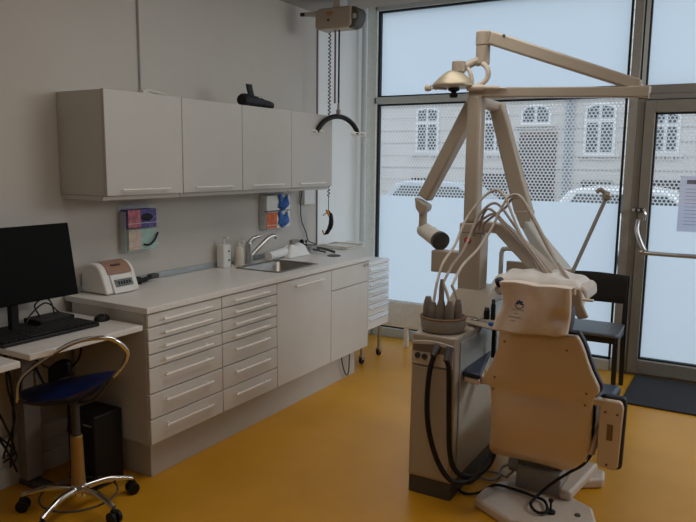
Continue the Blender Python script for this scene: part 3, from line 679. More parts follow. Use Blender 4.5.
bm = B(); tube(bm, [(cx+.17*math.cos(a), cy+.17*math.sin(a), .07) for a in [2*PI*k/32 for k in range(32)]], .005, 6, closed=True); fin('foot_ring', bm, DARK, t)

# ------------------------------------------------------------------ dental unit
t = thing('dental_unit', 'beige dental treatment unit with tall column, lamp and swing arms', 'dental unit', (-1.22, 3.2, 0))
ux0, ux1, uy0, uy1 = -1.34, -1.115, 2.90, 3.74
bm = B(); prism(bm, [(uy0,.085),(uy1,.085),(uy1,.925),(3.42,.925),(3.22,.80),(uy0+.01,.80)], 'x', ux0, ux1); fin('cabinet_body', bm, UNIT, t, bev=.010)
fin('plinth', box(B(), ux0+.004, ux1-.004, uy0+.004, 3.60, 0, .085), PLGREY, t, bev=.003)
bm = B(); prism(bm, [(uy0+.06,.12),(3.66,.12),(3.66,.88),(3.44,.88),(3.20,.77),(uy0+.06,.77)], 'x', ux1+.001, ux1+.007); fin('side_panel', bm, UNITG, t, bev=.003)
# front: upper arch, recess and sockets
bm = B(); box(bm, ux0+.012, ux1-.012, uy0-.006, uy0+.001, .10, .645); fin('front_panel', bm, UNIT, t, bev=.003)
bm = B(); pts = [(ux0+.008,.655),(ux1-.008,.655),(ux1-.008,.765)]+[(ux0+.008+(ux1-ux0-.016)*(1-k/8), .765+.012*math.sin(PI*k/8)) for k in range(1,8)]+[(ux0+.008,.765)]
prism(bm, pts, 'y', uy0-.008, uy0+.001); fin('socket_panel', bm, UNITL, t, bev=.003)
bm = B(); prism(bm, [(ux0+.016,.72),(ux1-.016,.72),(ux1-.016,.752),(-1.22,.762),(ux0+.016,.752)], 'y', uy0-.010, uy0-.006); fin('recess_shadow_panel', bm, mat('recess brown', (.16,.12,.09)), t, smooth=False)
bm = B()
for x, z in ((-1.298,.700),(-1.262,.698)): lathe(bm, [(.0145,0),(.0145,.008),(.009,.008),(.009,.004)], (x,uy0-.008,z), 16, (0,-1,0))
fin('socket', bm, DARK, t)
for pth in ([(-1.199,2.885,.745),(-1.205,2.865,.715),(-1.216,2.845,.640),(-1.218,2.83,.514),(-1.205,2.82,.394),(-1.177,2.82,.287),(-1.134,2.82,.199),(-1.078,2.82,.150),(-1.007,2.84,.155),(-.979,2.92,.173),(-.966,3.02,.217),(-.97,3.10,.27)],
            [(-1.139,2.885,.745),(-1.137,2.865,.70),(-1.126,2.86,.652),(-1.114,2.85,.427),(-1.099,2.84,.264),(-1.063,2.845,.185),(-1.0,2.88,.165),(-.955,2.97,.20),(-.95,3.08,.27)]):
    fin('suction_hose', tube(B(), pth, .0125, 12, 7), BLACK, t)
    bm = B(); cyl(bm, (pth[0][0],uy0-.004,.757), (pth[1][0],pth[1][1]-.012,pth[1][2]), .019, .016); fin('hose_collar', bm, DARK, t, bev=.003)
# column
fin('column_box', box(B(), -1.347, -1.222, 3.50, 3.63, .915, 1.285), UNIT, t, bev=.008)
fin('column_seam', box(B(), -1.3475, -1.2215, 3.4995, 3.63, 1.232, 1.235), DARK, t, smooth=False)
bm = B(); lathe(bm, [(.020,0),(.020,.004)], (-1.295,3.50,1.192), 20, (0,-1,0)); mk = fin('red_emblem', bm, RED, t)
bm = B(); lathe(bm, [(.009,0),(.009,.006)], (-1.291,3.497,1.195), 12, (0,-1,0)); fin('emblem_centre', bm, UNITL, mk)
fin('column_tube', box(B(), -1.337, -1.258, 3.52, 3.61, 1.285, 1.965), UNIT, t, bev=.018, seg=4)
bm = B(); bar(bm, (-1.335,3.565,1.980), (-.455,3.645,1.953), .075, .050); bm2 = fin('top_beam', bm, UNIT, t, bev=.006)
bm = B(); box(bm, -.555,-.452,3.61,3.68,1.952,1.985); cyl(bm, (-.515,3.645,1.94), (-.515,3.645,1.995), .030); fin('pivot', bm, UNIT, t, bev=.005)
# lamp arm
bm = B(); bar(bm, (-1.245,3.60,2.262), (-.50,3.645,1.985), .062, .070, .062, .058); fin('lamp_arm', bm, UNIT, t, bev=.010)
bm = B(); cyl(bm, (-1.285,3.60,2.222), (-1.285,3.60,2.300), .040); fin('elbow_joint', bm, UNIT, t, bev=.008)
bm = B(); lathe(bm,[(.008,0),(.008,.004)],(-1.165,3.572,2.262),10,(0,-1,0)); fin('pin', bm, DARK, t)
bm = B(); cyl(bm, (-1.285,3.60,2.225), (-1.285,3.60,2.125), .037, .037); fin('drop_tube', bm, UNIT, t, bev=.006)
lamp = fin('lamp_yoke', tube(B(), [(-1.388,3.52,2.112),(-1.36,3.54,2.112),(-1.33,3.57,2.135),(-1.30,3.59,2.145)], [.026,.020,.020,.026], 12, 5), UNIT, t)
bm = B(); tube(bm, [(-1.30,3.59,2.140),(-1.262,3.57,2.12),(-1.238,3.56,2.085),(-1.245,3.56,2.045),(-1.28,3.55,2.015),(-1.31,3.545,1.998)], .014, 10, 6); tube(bm, [(-1.345,3.54,2.105),(-1.325,3.53,2.075),(-1.312,3.53,2.03)], .011, 8, 5); fin('yoke_loop', bm, UNITL, lamp)
bm = B(); cyl(bm, (-1.388,3.52,2.082), (-1.388,3.52,2.140), .037); fin('lamp_hub', bm, UNIT, lamp, bev=.004)
LX, LY, LZ = -1.412, 3.515, 2.012
bm = B(); lathe(bm, [(.113,-.002),(.115,.004),(.110,.012),(.082,.042),(.052,.066),(.034,.078),(.012,.080)], (LX,LY,LZ), 40); fin('reflector', bm, BRASS, lamp, angle=60)
fin('lamp_glass', lathe(B(), [(.110,0),(.104,-.007),(.02,-.012)], (LX,LY,LZ), 36), LGREY, lamp)
bm = B(); lathe(bm, [(.014,0),(.030,-.008),(.030,-.018),(.014,-.026),(.012,-.034),(.024,-.040),(.018,-.056)], (LX+.01,LY-.02,LZ-.006), 16); fin('lamp_grip', bm, BLACK, lamp)
bm = B(); tube(bm, [(LX-.115,LY-.05,LZ-.010),(LX-.08,LY-.05,LZ-.012),(LX-.02,LY-.05,LZ-.018)], .006, 8); lathe(bm, [(.005,-.016),(.017,-.014),(.019,0),(.016,.014),(.005,.016)], (LX-.125,LY-.05,LZ-.008), 14, (1,0,0)); tube(bm, [(LX-.08,LY-.05,LZ+.005),(LX-.08,LY-.05,LZ-.022)], .005, 8); fin('lamp_handle', bm, UNITL, lamp)
bm = B(); tube(bm, [(-1.33,3.51,2.0),(-1.28,3.51,1.998),(-1.20,3.52,1.996),(-1.13,3.53,1.99)], [.018,.017,.011,.006], 10, 5); fin('lamp_cable_cover', bm, UNITL, lamp)
# left swing arm with the camera-like head
bm = B(); bar(bm, (-1.345,3.66,1.93), (-1.642,3.70,1.40), .08, .080, .072, .075); fin('left_arm', bm, UNIT, t, bev=.012)
bm = B(); prism(bm, [(-1.695,1.405),(-1.61,1.36),(-1.615,1.33),(-1.655,1.30),(-1.685,1.34)], 'y', 3.66, 3.74); fin('left_elbow', bm, UNIT, t, bev=.008)
bm = B(); cyl(bm, (-1.652,3.70,1.35), (-1.652,3.70,1.235), .024, .024); fin('left_drop', bm, UNIT, t)
hd = fin('round_head', cyl(B(), (-1.665,3.73,1.215), (-1.505,3.60,1.172), .044, .050, 28), mat('pale head enamel', (.74,.71,.65), .4), t, bev=.012)
bm = B(); lathe(bm, [(.048,0),(.053,.004),(.053,.030),(.044,.034)], (-1.505,3.60,1.172), 26, (.72,-.64,-.22)); fin('dark_cap', bm, DARK, hd)
bm = B(); box(bm, -1.525, -1.345, 3.54, 3.62, .995, 1.118); fin('bracket_arm', bm, UNIT, t, bev=.006)
# right swing arm
bm = B(); bar(bm, (-1.262,3.80,1.93), (-1.080,3.80,1.335), .07, .082, .075, .095)
fin('right_arm', bm, UNIT, t, bev=.010)
bm = B(); cyl(bm, (-1.29,3.60,1.93), (-1.262,3.80,1.92), .03); fin('arm_bracket', bm, UNIT, t)
bm = B(); bar(bm, (-1.268,3.80,1.925), (-1.262,3.80,1.945), .068, .078); fin('arm_end_cap', bm, MGREY, t, bev=.01)
bm = B(); prism(bm, [(-1.13,1.345),(-1.032,1.352),(-1.030,1.31),(-1.06,1.25),(-1.085,1.25)], 'y', 3.76, 3.84); fin('right_elbow', bm, UNIT, t, bev=.006)
bm = B(); bar(bm, (-1.068,3.80,1.28), (-.80,3.56,1.03), .05, .06, .09, .11); fin('right_lower_arm', bm, LGREY, t, bev=.01)
# table arm
bm = B(); bar(bm, (-1.24,3.56,1.272), (-1.10,3.52,1.262), .06, .055, .06, .055); bar(bm, (-1.115,3.52,1.265), (-.80,3.36,1.05), .07, .06, .08, .085); fin('table_arm', bm, UNIT, t, bev=.008)
# instrument table
tb = fin('instrument_table', box(B(), -1.00, -.60, 3.10, 3.42, .99, 1.03), UNITL, t, bev=.012)
bm = B(); prism(bm, [(-1.02,1.01),(-.98,1.06),(-.91,1.082),(-.80,1.078),(-.70,1.070),(-.61,1.062),(-.590,1.05),(-.585,1.0),(-.61,.99),(-.66,.985),(-1.0,.99)], 'y', 3.12, 3.36); fin('table_hood', bm, UNITL, tb, bev=.012)
bm = B(); tube(bm, [(-.68,3.10,1.01),(-.555,3.10,1.01)], .007, 8); fin('table_handle', bm, CREAM, tb)
# rod
bm = B(); tube(bm, [(-.72,3.40,1.07),(-.598,3.50,1.445)], .010, 8); rd = fin('slim_post', bm, MGREY, t)
bm = B(); lathe(bm, [(.012,-.02),(.022,-.012),(.024,.008),(.014,.022)], (-.595,3.50,1.455), 12, (.3,0,1)); tube(bm, [(-.60,3.49,1.47),(-.625,3.48,1.485),(-.64,3.48,1.472)], .011, 8, 3); fin('post_joint', bm, mat('joint grey metal', (.35,.34,.32), .35, .3), rd)
# hoses
hz = [
 [(-1.266,3.02,1.031),(-1.279,3.12,1.115),(-1.27,3.25,1.193),(-1.267,3.36,1.297),(-1.238,3.42,1.374),(-1.189,3.46,1.442),(-1.131,3.46,1.469),(-1.081,3.44,1.436),(-1.034,3.42,1.352),(-.971,3.38,1.252),(-.878,3.33,1.158),(-.785,3.28,1.07)],
 [(-1.222,2.99,1.040),(-1.223,3.10,1.108),(-1.217,3.24,1.177),(-1.22,3.38,1.288),(-1.199,3.42,1.349),(-1.153,3.44,1.397),(-1.105,3.44,1.389),(-1.018,3.41,1.297),(-.91,3.35,1.188),(-.77,3.28,1.07)],
 [(-1.18,3.0,1.028),(-1.179,3.12,1.109),(-1.158,3.28,1.177),(-1.128,3.38,1.268),(-1.101,3.43,1.363),(-1.063,3.45,1.436),(-1.011,3.45,1.445),(-.951,3.43,1.38),(-.846,3.36,1.241),(-.717,3.26,1.07)],
 [(-1.225,3.475,1.25),(-1.211,3.46,1.299),(-1.189,3.44,1.349),(-1.154,3.43,1.371),(-1.079,3.42,1.314),(-.948,3.36,1.205),(-.803,3.28,1.07)],
 [(-1.20,3.475,1.23),(-1.183,3.46,1.30),(-1.088,3.47,1.377),(-1.05,3.46,1.426),(-1.0,3.45,1.428),(-.932,3.42,1.342),(-.819,3.34,1.191),(-.691,3.24,1.065)],
 [(-1.26,3.49,1.22),(-1.237,3.46,1.276),(-1.174,3.43,1.329),(-1.126,3.43,1.342),(-1.045,3.40,1.271),(-.918,3.35,1.163),(-.827,3.28,1.07)],
]
for k, pth in enumerate(hz): fin('instrument_hose', tube(B(), pth, .0068, 10, 7), (HOSEL, HOSEM)[k%2] if k < 4 else HOSEM, t)

# instrument holder bowl and suction handpieces
t = thing('instrument_holder', 'round grey holder bowl with brown rim on the front of the dental unit', 'holder', (-1.225, 3.0, .80))
bm = B(); lathe(bm, [(.080,.0),(.100,.004),(.108,.02),(.110,.062),(.108,.067),(.099,.065),(.094,.035),(.02,.03)], (-1.232,3.03,.801), 40); fin('bowl', bm, MGREY, t, angle=50)
bm = B(); tube(bm, [(-1.232+.107*math.cos(a), 3.03+.107*math.sin(a), .870) for a in [2*PI*k/40 for k in range(40)]], .006, 8, closed=True); fin('rim', bm, CORK, t)
bm = B(); tube(bm, [(-1.135,3.07,.878),(-1.08,3.09,.872)], .005, 8); fin('rim_arm', bm, UNIT, t)
HG = 'handpieces standing in the round holder'
sp = [(-1.300,3.00,.024,.965,'fattest grey-brown handpiece at the left side of the round holder'),(-1.262,2.975,.021,.945,'short pale handpiece second from the left in the round holder'),
      (-1.222,2.975,.024,1.07,'tall dark tapered handpiece in the middle of the round holder'),(-1.178,2.975,.021,.96,'grey handpiece right of the tall dark one in the round holder'),(-1.150,3.01,.020,.965,'slim grey handpiece at the right side of the round holder')]
for k, (x, y, r, zt, lb) in enumerate(sp):
    q = thing('handpiece', lb, 'handpiece', (x, y, .83), HG)
    zb = .832
    bm = B(); lathe(bm, [(r*.8,0),(r,.01),(r*1.02,.075),(r*.9,zt-zb-.03),(r*.55,zt-zb)] if k != 2 else [(r*.9,0),(r*1.05,.02),(r,.09),(r*.55,.13),(r*.5,.19),(r*.3,.228)], (x,y,zb), 16); fin('grip', bm, BARREL, q)
    if k in (1, 3, 4):
        ends = {1: hz[0][0], 3: hz[1][0], 4: hz[2][0]}[k]
        bm = B(); tube(bm, [(x,y,zt-.012),((x+ends[0])/2,(y+ends[1])/2,(zt+ends[2])/2),ends], .0072, 8, 6); fin('hose', bm, HOSEL, q)

# bracket tray and little bottles
t = thing('bracket_tray', 'small flat beige tray between the dental unit and the patient chair', 'tray', (-1.13, 3.3, .80))
bm = B(); prism(bm, [(-1.19,3.19),(-1.11,3.30),(-1.105,3.42),(-.88,3.42),(-.88,3.14),(-1.02,3.12)], 'z', .810, .820); fin('tray_plate', bm, UNIT, t, bev=.004)
fin('tray_post', box(B(), -1.075,-1.055, 3.30,3.325, .62,.81), BLACK, t, bev=.003)
fin('tray_bracket', box(B(), -1.10,-1.01, 3.31,3.34, .79,.81), DARK, t, bev=.003)
for (x, y, r, h, lb) in ((-1.105,3.30,.015,.060,'short black bottle on the bracket tray'), (-1.072,3.30,.012,.105,'taller slim black bottle on the bracket tray against the cloth pouch')):
    q = thing('small_bottle', lb, 'bottle', (x,y,.818)); fin('bottle_body', lathe(B(), [(r,0),(r,h*.75),(r*.8,h*.8)], (x,y,.818), 14), BLACK, q); fin('cap', lathe(B(), [(r*.8,h*.8),(r*.8,h),(r*.5,h+.002)], (x,y,.818), 14), DARK, q)
t = thing('mouth_mirror', 'small steel mirror and loop of wire lying on the bracket tray', 'instrument', (-1.15,3.33,.818))
bm = B(); lathe(bm, [(.022,0),(.024,.003),(.022,.006)], (-1.145,3.25,.822), 18); fin('mirror_head', bm, STEEL, t)
bm = B(); tube(bm, [(-1.13,3.24,.826),(-1.09,3.22,.826),(-1.02,3.20,.826)], .003, 6); fin('mirror_handle', bm, STEEL, t)
bm = B(); tube(bm, [(-1.03,3.16,.829),(-.98,3.15,.830),(-.93,3.15,.829)], .008, 8); t = tag(fin('syringe', bm, WHITE), 'tiny white and blue syringe lying on the tray edge by the pouch', 'syringe')
fin('blue_plunger', tube(B(), [(-1.045,3.163,.830),(-1.0,3.154,.831)], .0095, 8), BLUEG, t)
# frame handle behind
t = thing('equipment_stand', 'pale rounded handle frame with beige board behind the draped chair head', 'stand', (-1.1, 3.8, .85))
bm = B(); tube(bm, [(-1.20,3.8,.86),(-1.20,3.8,1.075),(-1.195,3.8,1.11),(-1.17,3.8,1.125),(-.94,3.8,1.128),(-.92,3.8,1.10),(-.92,3.8,.90)], .013, 10, 3); fin('frame', bm, LGREY, t)
fin('board', box(B(), -1.17,-.93, 3.80,3.82, .90,1.055), UNIT, t, bev=.006)
fin('stem', tube(B(), [(-1.20,3.8,.86),(-1.19,3.76,.60),(-1.12,3.72,.3),(-1.05,3.7,0)], .012, 8, 3), LGREY, t)

# ------------------------------------------------------------------ patient chair
t = thing('dental_chair', 'beige-shelled dental patient chair with navy upholstery, seen from behind', 'dental chair', (-.75, 3.2, 0))
# outline rows  z, xl, xr
rows = [(.233,-.955,-.612),(.262,-.962,-.575),(.32,-.956,-.525),(.40,-.946,-.504),(.52,-.940,-.500),(.592,-.940,-.498),(.615,-.950,-.497),(.640,-.974,-.490),(.662,-.968,-.471),(.69,-.950,-.474),(.75,-.920,-.502),(.80,-.903,-.520),(.85,-.895,-.535),(.885,-.890,-.550),(.905,-.878,-.562)]
def interp(z):
    if z <= rows[0][0]: return rows[0][1:]
    for a, b in zip(rows, rows[1:]):
        if z <= b[0]:
            k = (z-a[0])/(b[0]-a[0]); return a[1]+(b[1]-a[1])*k, a[2]+(b[2]-a[2])*k
    return rows[-1][1:]
def yb(z): return 2.83+(.9-z)*.23
def shell(grow, dy, thick, bulge, z0=.233, z1=.905, lower=0.):
    bm = B()
    def f(u, v, back):
        z = z0+(z1-z0)*v; xl, xr = interp(z); xl -= grow; xr += grow
        # slanted lower edge like the photo
        s = 2*u-1
        e = (1-abs(s)**4)*(1-abs(2*v-1)**8)
        y = yb(z)+dy - bulge*e - (0 if back else 0)
        # horizontal crease at mid height and swelling at the hip
        y += .016*math.exp(-((z-.60)/.035)**2)*(1-s*s) - .022*math.exp(-((z-.44)/.10)**2)*(1-s*s)**.5 + .012*math.exp(-(s/.25)**2)*math.exp(-((z-.42)/.12)**2)
        y += .05*math.exp(-((z-.233)/.035)**2)*(1-.3*s*s)
        return (xl+(xr-xl)*u, y+(thick if back else 0), z)
    grid(bm, lambda u, v: f(u, v, 0), 20, 44); grid(bm, lambda u, v: f(u, v, 1), 20, 44)
    n = 21*45; bm.verts.ensure_lookup_table(); idx = lambda i, j, b: bm.verts[b*n+i*45+j]
    for i in range(20):
        for j in (0, 44): bm.faces.new((idx(i,j,0), idx(i+1,j,0), idx(i+1,j,1), idx(i,j,1)))
    for j in range(44):
        for i in (0, 20): bm.faces.new((idx(i,j,0), idx(i,j+1,0), idx(i,j+1,1), idx(i,j,1)))
    return bm
fin('backrest_shell', shell(0, 0, .035, .012), SHELL, t, bev=.006, angle=50)
fin('backrest_cushion', shell(.006, .040, .05, 0, .26, .915), NAVYR, t, bev=.012, angle=50)
bm = B()
for x, z in ((-.865,.84),(-.600,.84),(-.915,.66),(-.925,.60),(-.925,.42),(-.52,.655),(-.525,.60),(-.535,.43)):
    fin('screw', lathe(B(), [(.005,0),(.005,.004),(.003,.005)], (x, yb(z)-.006, z), 10, (0,-1,0)), CORK, t)
fin('seat_cushion', box(B(), -.93, -.485, 3.02, 3.55, .35, .45), BLUEUP, t, bev=.03, seg=4)
fin('seat_pan', box(B(), -.90, -.51, 3.04, 3.55, .29, .35), SHELL, t, bev=.02)
bm = B(); bar(bm, (-.72,3.52,.39), (-.74,4.25,.26), .40, .07, .34, .06); fin('leg_rest', bm, BLUEUP, t, bev=.025, seg=4)
# left armrest
bm = B(); prism(bm, [(-1.105,2.98),(-1.012,2.965),(-1.03,3.05),(-1.11,3.42),(-1.13,3.55),(-1.165,3.59),(-1.205,3.52)], 'z', .602, .632)
ar = fin('armrest', bm, BLUEUP, t, bev=.010)
bm = B(); prism(bm, [(-1.098,2.985),(-1.018,2.972),(-1.035,3.05),(-1.115,3.42),(-1.19,3.52)], 'z', .575, .602); fin('armrest_tray', bm, SHELL, ar, bev=.006)
bm = B(); bar(bm, (-1.06,3.05,.585), (-.93,3.02,.60), .06, .04); bar(bm, (-1.06,3.2,.585), (-.93,3.1,.5), .05, .03); fin('armrest_support', bm, SHELL, ar, bev=.006)
# right armrest hanging folded down
bm = B(); prism(bm, [(-.470,.345),(-.462,.33),(-.400,.322),(-.385,.34),(-.378,.60),(-.385,.622),(-.395,.628),(-.462,.628),(-.474,.618)], 'y', 2.925, 2.955); a2 = fin('armrest', bm, SHELL, t, bev=.008)
bm = B(); prism(bm, [(-.474,.335),(-.40,.312),(-.374,.325),(-.370,.60),(-.377,.636),(-.465,.640),(-.478,.63)], 'y', 2.957, 2.995); fin('armrest_pad', bm, NAVYR, a2, bev=.01)
bm = B(); box(bm, -.437,-.413, 2.921, 2.926, .455, .525); fin('armrest_slot', bm, CORK, a2, bev=.002)
for x, z in ((-.448,.575),(-.400,.572),(-.43,.345)): fin('screw', lathe(B(), [(.006,0),(.005,.004)], (x,2.925,z), 10, (0,-1,0)), CORK, a2)
bm = B(); bar(bm, (-.52,2.93,.612), (-.46,2.945,.612), .04, .03); bar(bm, (-.50,2.96,.36), (-.46,3.02,.55), .02, .03); fin('armrest_support', bm, SHELL, a2, bev=.006)
# right rear link
bm = B(); bar(bm, (-.545,3.02,.30), (-.475,3.06,.56), .03, .03); fin('side_link', bm, UNITL, t, bev=.006)
# headrest
bm = B(); lathe(bm, [(.02,0),(.05,.006),(.062,.03),(.062,.26),(.050,.285),(.02,.29)], (-.865,2.81,.985), 24, (1,0,.0)); lathe(bm, [(.006,-.02),(.02,-.014),(.022,0),(.018,.014),(.006,.018)], (-.885,2.80,1.105), 12, (1,0,.5)); tube(bm, [(-.87,2.80,1.10),(-.82,2.81,1.03)], .008, 6); hr = fin('headrest', bm, NAVYR, t)
bm = B(); box(bm, -.75,-.70,2.83,2.86,.88,1.02); fin('headrest_post', bm, STEEL, hr, bev=.004)
# base
bm = B(); bar(bm, (-.76,3.24,.16), (-.76,3.24,.40), .0001, .0001) if 0 else None
bm = B(); prism(bm, [(-.865,.15),(-.655,.15),(-.66,.40),(-.86,.40)], 'y', 3.16, 3.36) ; prism(bm, [(-.87,.02),(-.65,.02),(-.655,.16),(-.865,.16)], 'y', 3.12, 3.36); fin('lift_column', bm, MGREY, t, bev=.01)
bm = B(); prism(bm, [(-1.0,2.915),(-.995,3.02),(-.955,3.14),(-.86,3.20),(-.86,3.48),(-.64,3.60),(-.52,3.53),(-.51,3.43),(-.61,3.36),(-.64,3.30),(-.60,3.16),(-.50,3.10),(-.46,2.98),(-.52,2.86),(-.80,2.80)], 'z', 0, .052); fin('base_plate', bm, BASEP, t, bev=.014, seg=3)
bm = B(); prism(bm, [(-.66,3.10),(-.60,3.10),(-.55,3.50),(-.66,3.50)], 'z', .05, .10); fin('base_rib', bm, BASEP, t, bev=.015)
bm = B(); lathe(bm, [(.014,0),(.012,.006)], (-.545,2.99,.052), 14); fin('base_bolt', bm, DARK, t)
bm = B(); cyl(bm, (-.925,3.22,.13), (-.87,3.22,.13), .045); fin('motor', bm, MGREY, t, bev=.006)

t = thing('foot_joystick', 'small black foot joystick on the base plate of the patient chair', 'foot control', (-.66,2.92,.052))
bm = B(); lathe(bm, [(.022,0),(.022,.01),(.012,.014)], (-.655,2.95,.052), 16); lathe(bm, [(.005,.01),(.005,.05),(.011,.055),(.011,.065),(.003,.07)], (-.655,2.95,.052), 12); fin('joystick', bm, BLACK, t)
# cables on floor
bm = B(); tube(bm, [(-1.18,3.08,.01),(-1.09,3.0,.012),(-1.02,3.02,.02),(-.95,3.06,.062),(-.86,3.06,.066),(-.76,3.04,.066),(-.70,3.02,.066),(-.665,2.93,.066),(-.70,2.90,.066),(-.745,2.95,.070),(-.735,3.05,.075),(-.68,3.06,.14),(-.60,3.05,.22),(-.54,3.03,.28),(-.50,3.03,.36),(-.485,3.04,.45)], .007, 8, 8)
tag(fin('foot_control_cable', bm, BLACK), 'long black looping cable across the patient chair base to the right armrest', 'cable')
bm = B(); tube(bm, [(-1.10,3.22,.01),(-1.02,3.20,.012),(-.99,3.25,.015),(-1.0,3.34,.03),(-.93,3.38,.06),(-.90,3.30,.10)], .006, 8, 6); tube(bm, [(-1.11,3.30,.01),(-1.02,3.30,.01),(-.95,3.24,.03),(-.93,3.20,.055),(-.90,3.22,.09)], .006, 8, 6)
tag(fin('supply_cable', bm, MGREY), 'pair of grey supply cables on the floor between unit and chair base', 'cable')

# pouch draped over headrest
def pouch_pt(u, v):
    # u across left->right, v from top (0) to bottom (1)
    xl = -.868+.0*v if v < .25 else -.868-.030*((v-.25)/.75)**2 if v > .5 else -.868+.004
    xl = -.862 + .012*math.sin(PI*min(1, v*1.4)) - .035*max(0, v-.45)/.55
    xr = -.572 - .014*v + .006*math.sin(PI*v)
    x = xl+(xr-xl)*u
    zt = 1.118+.004*math.sin(PI*u)+.003*math.sin(9*u); zb = .905+.012*u*0+.006*math.sin(6*u)
    zb = .905+.020*u
    zz = zt+(zb-zt)*v
    y = 2.705+.028*v + .010*math.sin(5*u+2.2*v) - .012*math.exp(-(((u-.55)-.35*v)/.10)**2) + .018*math.exp(-(((u-.86))/.10)**2-((v-.62)/.14)**2) + .006*math.sin(13*u)*v
    e = min(u, 1-u)
    y += .02*max(0, 1-e*9)**2
    return x, y, zz
bm = grid(B(), lambda u, v: pouch_pt(u, v), 36, 30)
def over(u, w):
    x, y, z = pouch_pt(u, 0)
    a = w*PI*.55
    return (x, y+.09*math.sin(a), z+.010*math.sin(a) - .02*w - .07*max(0, w-.6))
grid(bm, over, 36, 10)
bmesh.ops.remove_doubles(bm, verts=bm.verts, dist=.0005)
p = tag(fin('cloth_pouch', bm, CLOTH, smooth=True, angle=80, solid=.006), 'pale beige cloth pouch with small blue emblem draped over the chair headrest', 'pouch')
# emblem: round petal mark and three lines of print (follows the cloth)
def on_cloth(bm, pts):
    out = []
    for a, b in pts:
        u = a; v = b; x, y, z = pouch_pt(u, v); out.append(bm.verts.new((x, y-.0045, z)))
    bm.faces.new(out)
bm = B(); cu, cv = .275, .36
for k, (a0, rr1) in enumerate(((90,1.),(50,1.),(130,1.),(10,.95),(170,.95))):
    a = math.radians(a0); n = Vector((math.cos(a), math.sin(a))); s = Vector((-n.y, n.x))
    R1 = .024*rr1
    c = [n*0.002, n*R1*.55+s*R1*.22, n*R1, n*R1*.55-s*R1*.22]
    on_cloth(bm, [(cu+q.x/.30, cv+.055-(q.y)/.23) for q in c])
for k in range(10):
    a, b = PI*1.05+PI*.9*k/10, PI*1.05+PI*.9*(k+1)/10
    q = [(cu+r_*math.cos(x_)/.30, cv+.045-r_*math.sin(x_)/.23) for r_, x_ in ((.019,a),(.019,b),(.023,b),(.023,a))]
    on_cloth(bm, q)
fin('emblem', bm, LOGO, p, smooth=False)
bm = B()
def ink(u0, u1, v0, v1): on_cloth(bm, [(u0,v0),(u1,v0),(u1,v1),(u0,v1)])
for row, (w_, v0, n) in enumerate(((.075,.515,9),(.025,.59,3),(.075,.665,11),(.03,.74,3))):
    for k in range(n):
        u0 = .275-w_*1.25+2*w_*1.25*k/n; ink(u0, u0+2*w_*1.25/n*.72, v0, v0+.022)
fin('printed_lines', bm, LOGOG, p, smooth=False)
bm = B(); prism(bm, [(-.66,1.06),(-.598,1.07),(-.588,1.0),(-.560,.945),(-.60,.935),(-.625,.97)], 'y', 3.02, 3.05); tag(fin('cloth_pouch', bm, CLOTH2, bev=.006), 'brown cloth corner hanging behind the chair headrest on the right', 'pouch')
# clear plastic sheet on the table
bm = grid(B(), lambda u, v: (-1.03+.438*u, 3.09+.27*v, 1.088+.012*math.sin(PI*u)-.014*u-.060*abs(2*u-1)**8 - .05*max(0,(.12-v))/.12+.005*math.sin(23*u)+.005*math.sin(9*v+8*u)), 40, 16)
tag(fin('plastic_sheet', bm, CLEARP, angle=80), 'crumpled clear plastic sheet covering the instrument table behind the headrest', 'cover')

# ------------------------------------------------------------------ black chair
t = thing('visitor_chair', 'black wooden visitor chair with dark grey seat standing by the window', 'chair', (-.95, 5.0, 0))
bm = B(); grid(bm, lambda u, v: (-1.16+.46*u, 5.18+.03*math.sin(PI*u)+.01*v, .615+.205*v+.012*math.sin(PI*u)*(v-.5)), 16, 4); fin('backrest', bm, CHAIRB, t, solid=.018, bev=.004)
bm = B(); prism(bm, [(-1.16,4.80),(-.70,4.80),(-.685,4.84),(-.70,5.20),(-1.16,5.20)], 'z', .44, .465); fin('seat', bm, SEATG, t, bev=.008)
fin('seat_frame', box(B(), -1.15, -.70, 4.82, 5.19, .395, .44), CHAIRB, t, bev=.004)
for x in (-1.17, -.705):
    bm = B(); bar(bm, (x,4.84,.44), (x,4.86,0), .036, .032, .028, .026); fin('leg', bm, CHAIRB, t, bev=.004)
    bm = B(); bar(bm, (x,5.20,.82), (x,5.19,.42), .034, .022, .038, .036); bar(bm, (x,5.19,.42), (x,5.22,0), .038, .036, .030, .028); fin('leg', bm, CHAIRB, t, bev=.003)

# mat
bm = B(); box(bm, -.645, .62, 4.80, 5.50, .001, .013); tag(fin('door_mat', bm, MATM, bev=.004), 'dark grey rectangular door mat on the yellow floor at the glass door', 'mat')
# notice
t = thing('notice_sheet', 'grey printed notice sheet taped to the door glass at the right edge', 'notice', (-.3,5.59,1.3))
bm = B(); bm.faces.new([bm.verts.new(q) for q in ((-.445,5.588,1.125),(-.215,5.588,1.125),(-.215,5.588,1.535),(-.445,5.588,1.535))])
nt_ = NOTICE.node_tree; tl_ = nt_.nodes.new('ShaderNodeBsdfTranslucent'); tl_.inputs['Color'].default_value = (.62,.62,.74,1)
mx_ = nt_.nodes.new('ShaderNodeMixShader'); mx_.inputs[0].default_value = .7; nt_.links.new(nt_.nodes['Principled BSDF'].outputs[0], mx_.inputs[1]); nt_.links.new(tl_.outputs[0], mx_.inputs[2]); nt_.links.new(mx_.outputs[0], nt_.nodes['Material Output'].inputs[0])
fin('sheet', bm, NOTICE, t, smooth=False)
bm = B(); box(bm, -.40,-.26, 5.585,5.587, 1.475,1.505)
for k in range(11):
    z = 1.44-k*.026; w_ = .15-.03*((k*7)%3)
    box(bm, -.405,-.405+w_, 5.585,5.587, z-.003, z)
fin('printed_lines', bm, PRINT, t, smooth=False)

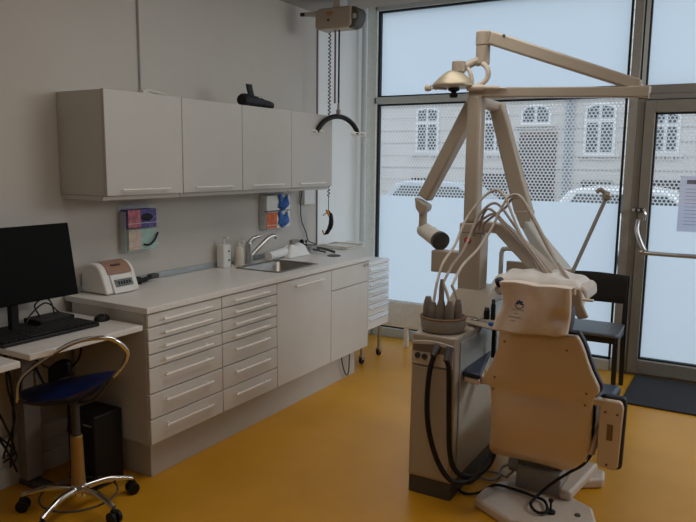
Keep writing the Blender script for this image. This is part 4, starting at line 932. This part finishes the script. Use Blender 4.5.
# ------------------------------------------------------------------ light
W = bpy.data.worlds.new('World'); bpy.context.scene.world = W; W.use_nodes = True
nt = W.node_tree; bg = nt.nodes['Background']
tc = nt.nodes.new('ShaderNodeTexCoord'); sp_ = nt.nodes.new('ShaderNodeSeparateXYZ'); cr = nt.nodes.new('ShaderNodeValToRGB')
nt.links.new(tc.outputs['Generated'], sp_.inputs[0]); nt.links.new(sp_.outputs['Z'], cr.inputs['Fac']); nt.links.new(cr.outputs['Color'], bg.inputs['Color'])
cr.color_ramp.elements[0].color = (.80,.86,.92,1); cr.color_ramp.elements[1].color = (.72,.82,.93,1)
bg.inputs['Strength'].default_value = 1.66
def area(name, loc, rot, sx, sy, e, col):
    l = bpy.data.lights.new(name, 'AREA'); l.shape = 'RECTANGLE'; l.size = sx; l.size_y = sy; l.energy = e; l.color = col
    o = bpy.data.objects.new(name, l); C.objects.link(o); o.location = loc; o.rotation_euler = rot; return o
area('warm_room_lamp', (.3, -.9, 2.45), (math.radians(95), 0, math.radians(25)), 2.4, .5, 7, (1., .84, .70))
area('overhead_fill_light', (-1.3, 2.7, 2.74), (0, 0, 0), 1.0, 2.2, 17, (1., .95, .87))  # added overhead fill standing in for skylight, no ceiling lamp known
o = area('side_fill_light', (1.9, 4.3, 2.55), (0, 0, 0), 1.8, 1.2, 48, (.95, .98, 1.))  # added cool fill aimed at the cabinets, no real source there
o.rotation_euler = (Vector((-2.6, 3.2, .9))-Vector((1.9, 4.3, 2.55))).to_track_quat('-Z', 'Y').to_euler()


# ------------------------------------------------------------------ camera
cam = bpy.data.cameras.new('camera'); co = bpy.data.objects.new('camera', cam); C.objects.link(co)
Mr = ((0.86256168, 0.50582919, 0.01114374), (-0.08150638, 0.11718313, 0.98975998), (-0.49934363, 0.85463732, -0.14230598))
rot = Matrix((Mr[0], Mr[1], [-v for v in Mr[2]])).transposed()
co.matrix_world = Matrix.Translation((0, 0, 1.6)) @ rot.to_4x4()
cam.sensor_width = 36; cam.lens = 682.31/696*36; cam.clip_start = .05; cam.clip_end = 200
S = bpy.context.scene; S.camera = co
S.view_settings.view_transform = 'Standard'; S.view_settings.look = 'None'; S.view_settings.exposure = 0
S.cycles.use_denoising = True; S.cycles.max_bounces = 10; S.cycles.diffuse_bounces = 5; S.cycles.transparent_max_bounces = 12
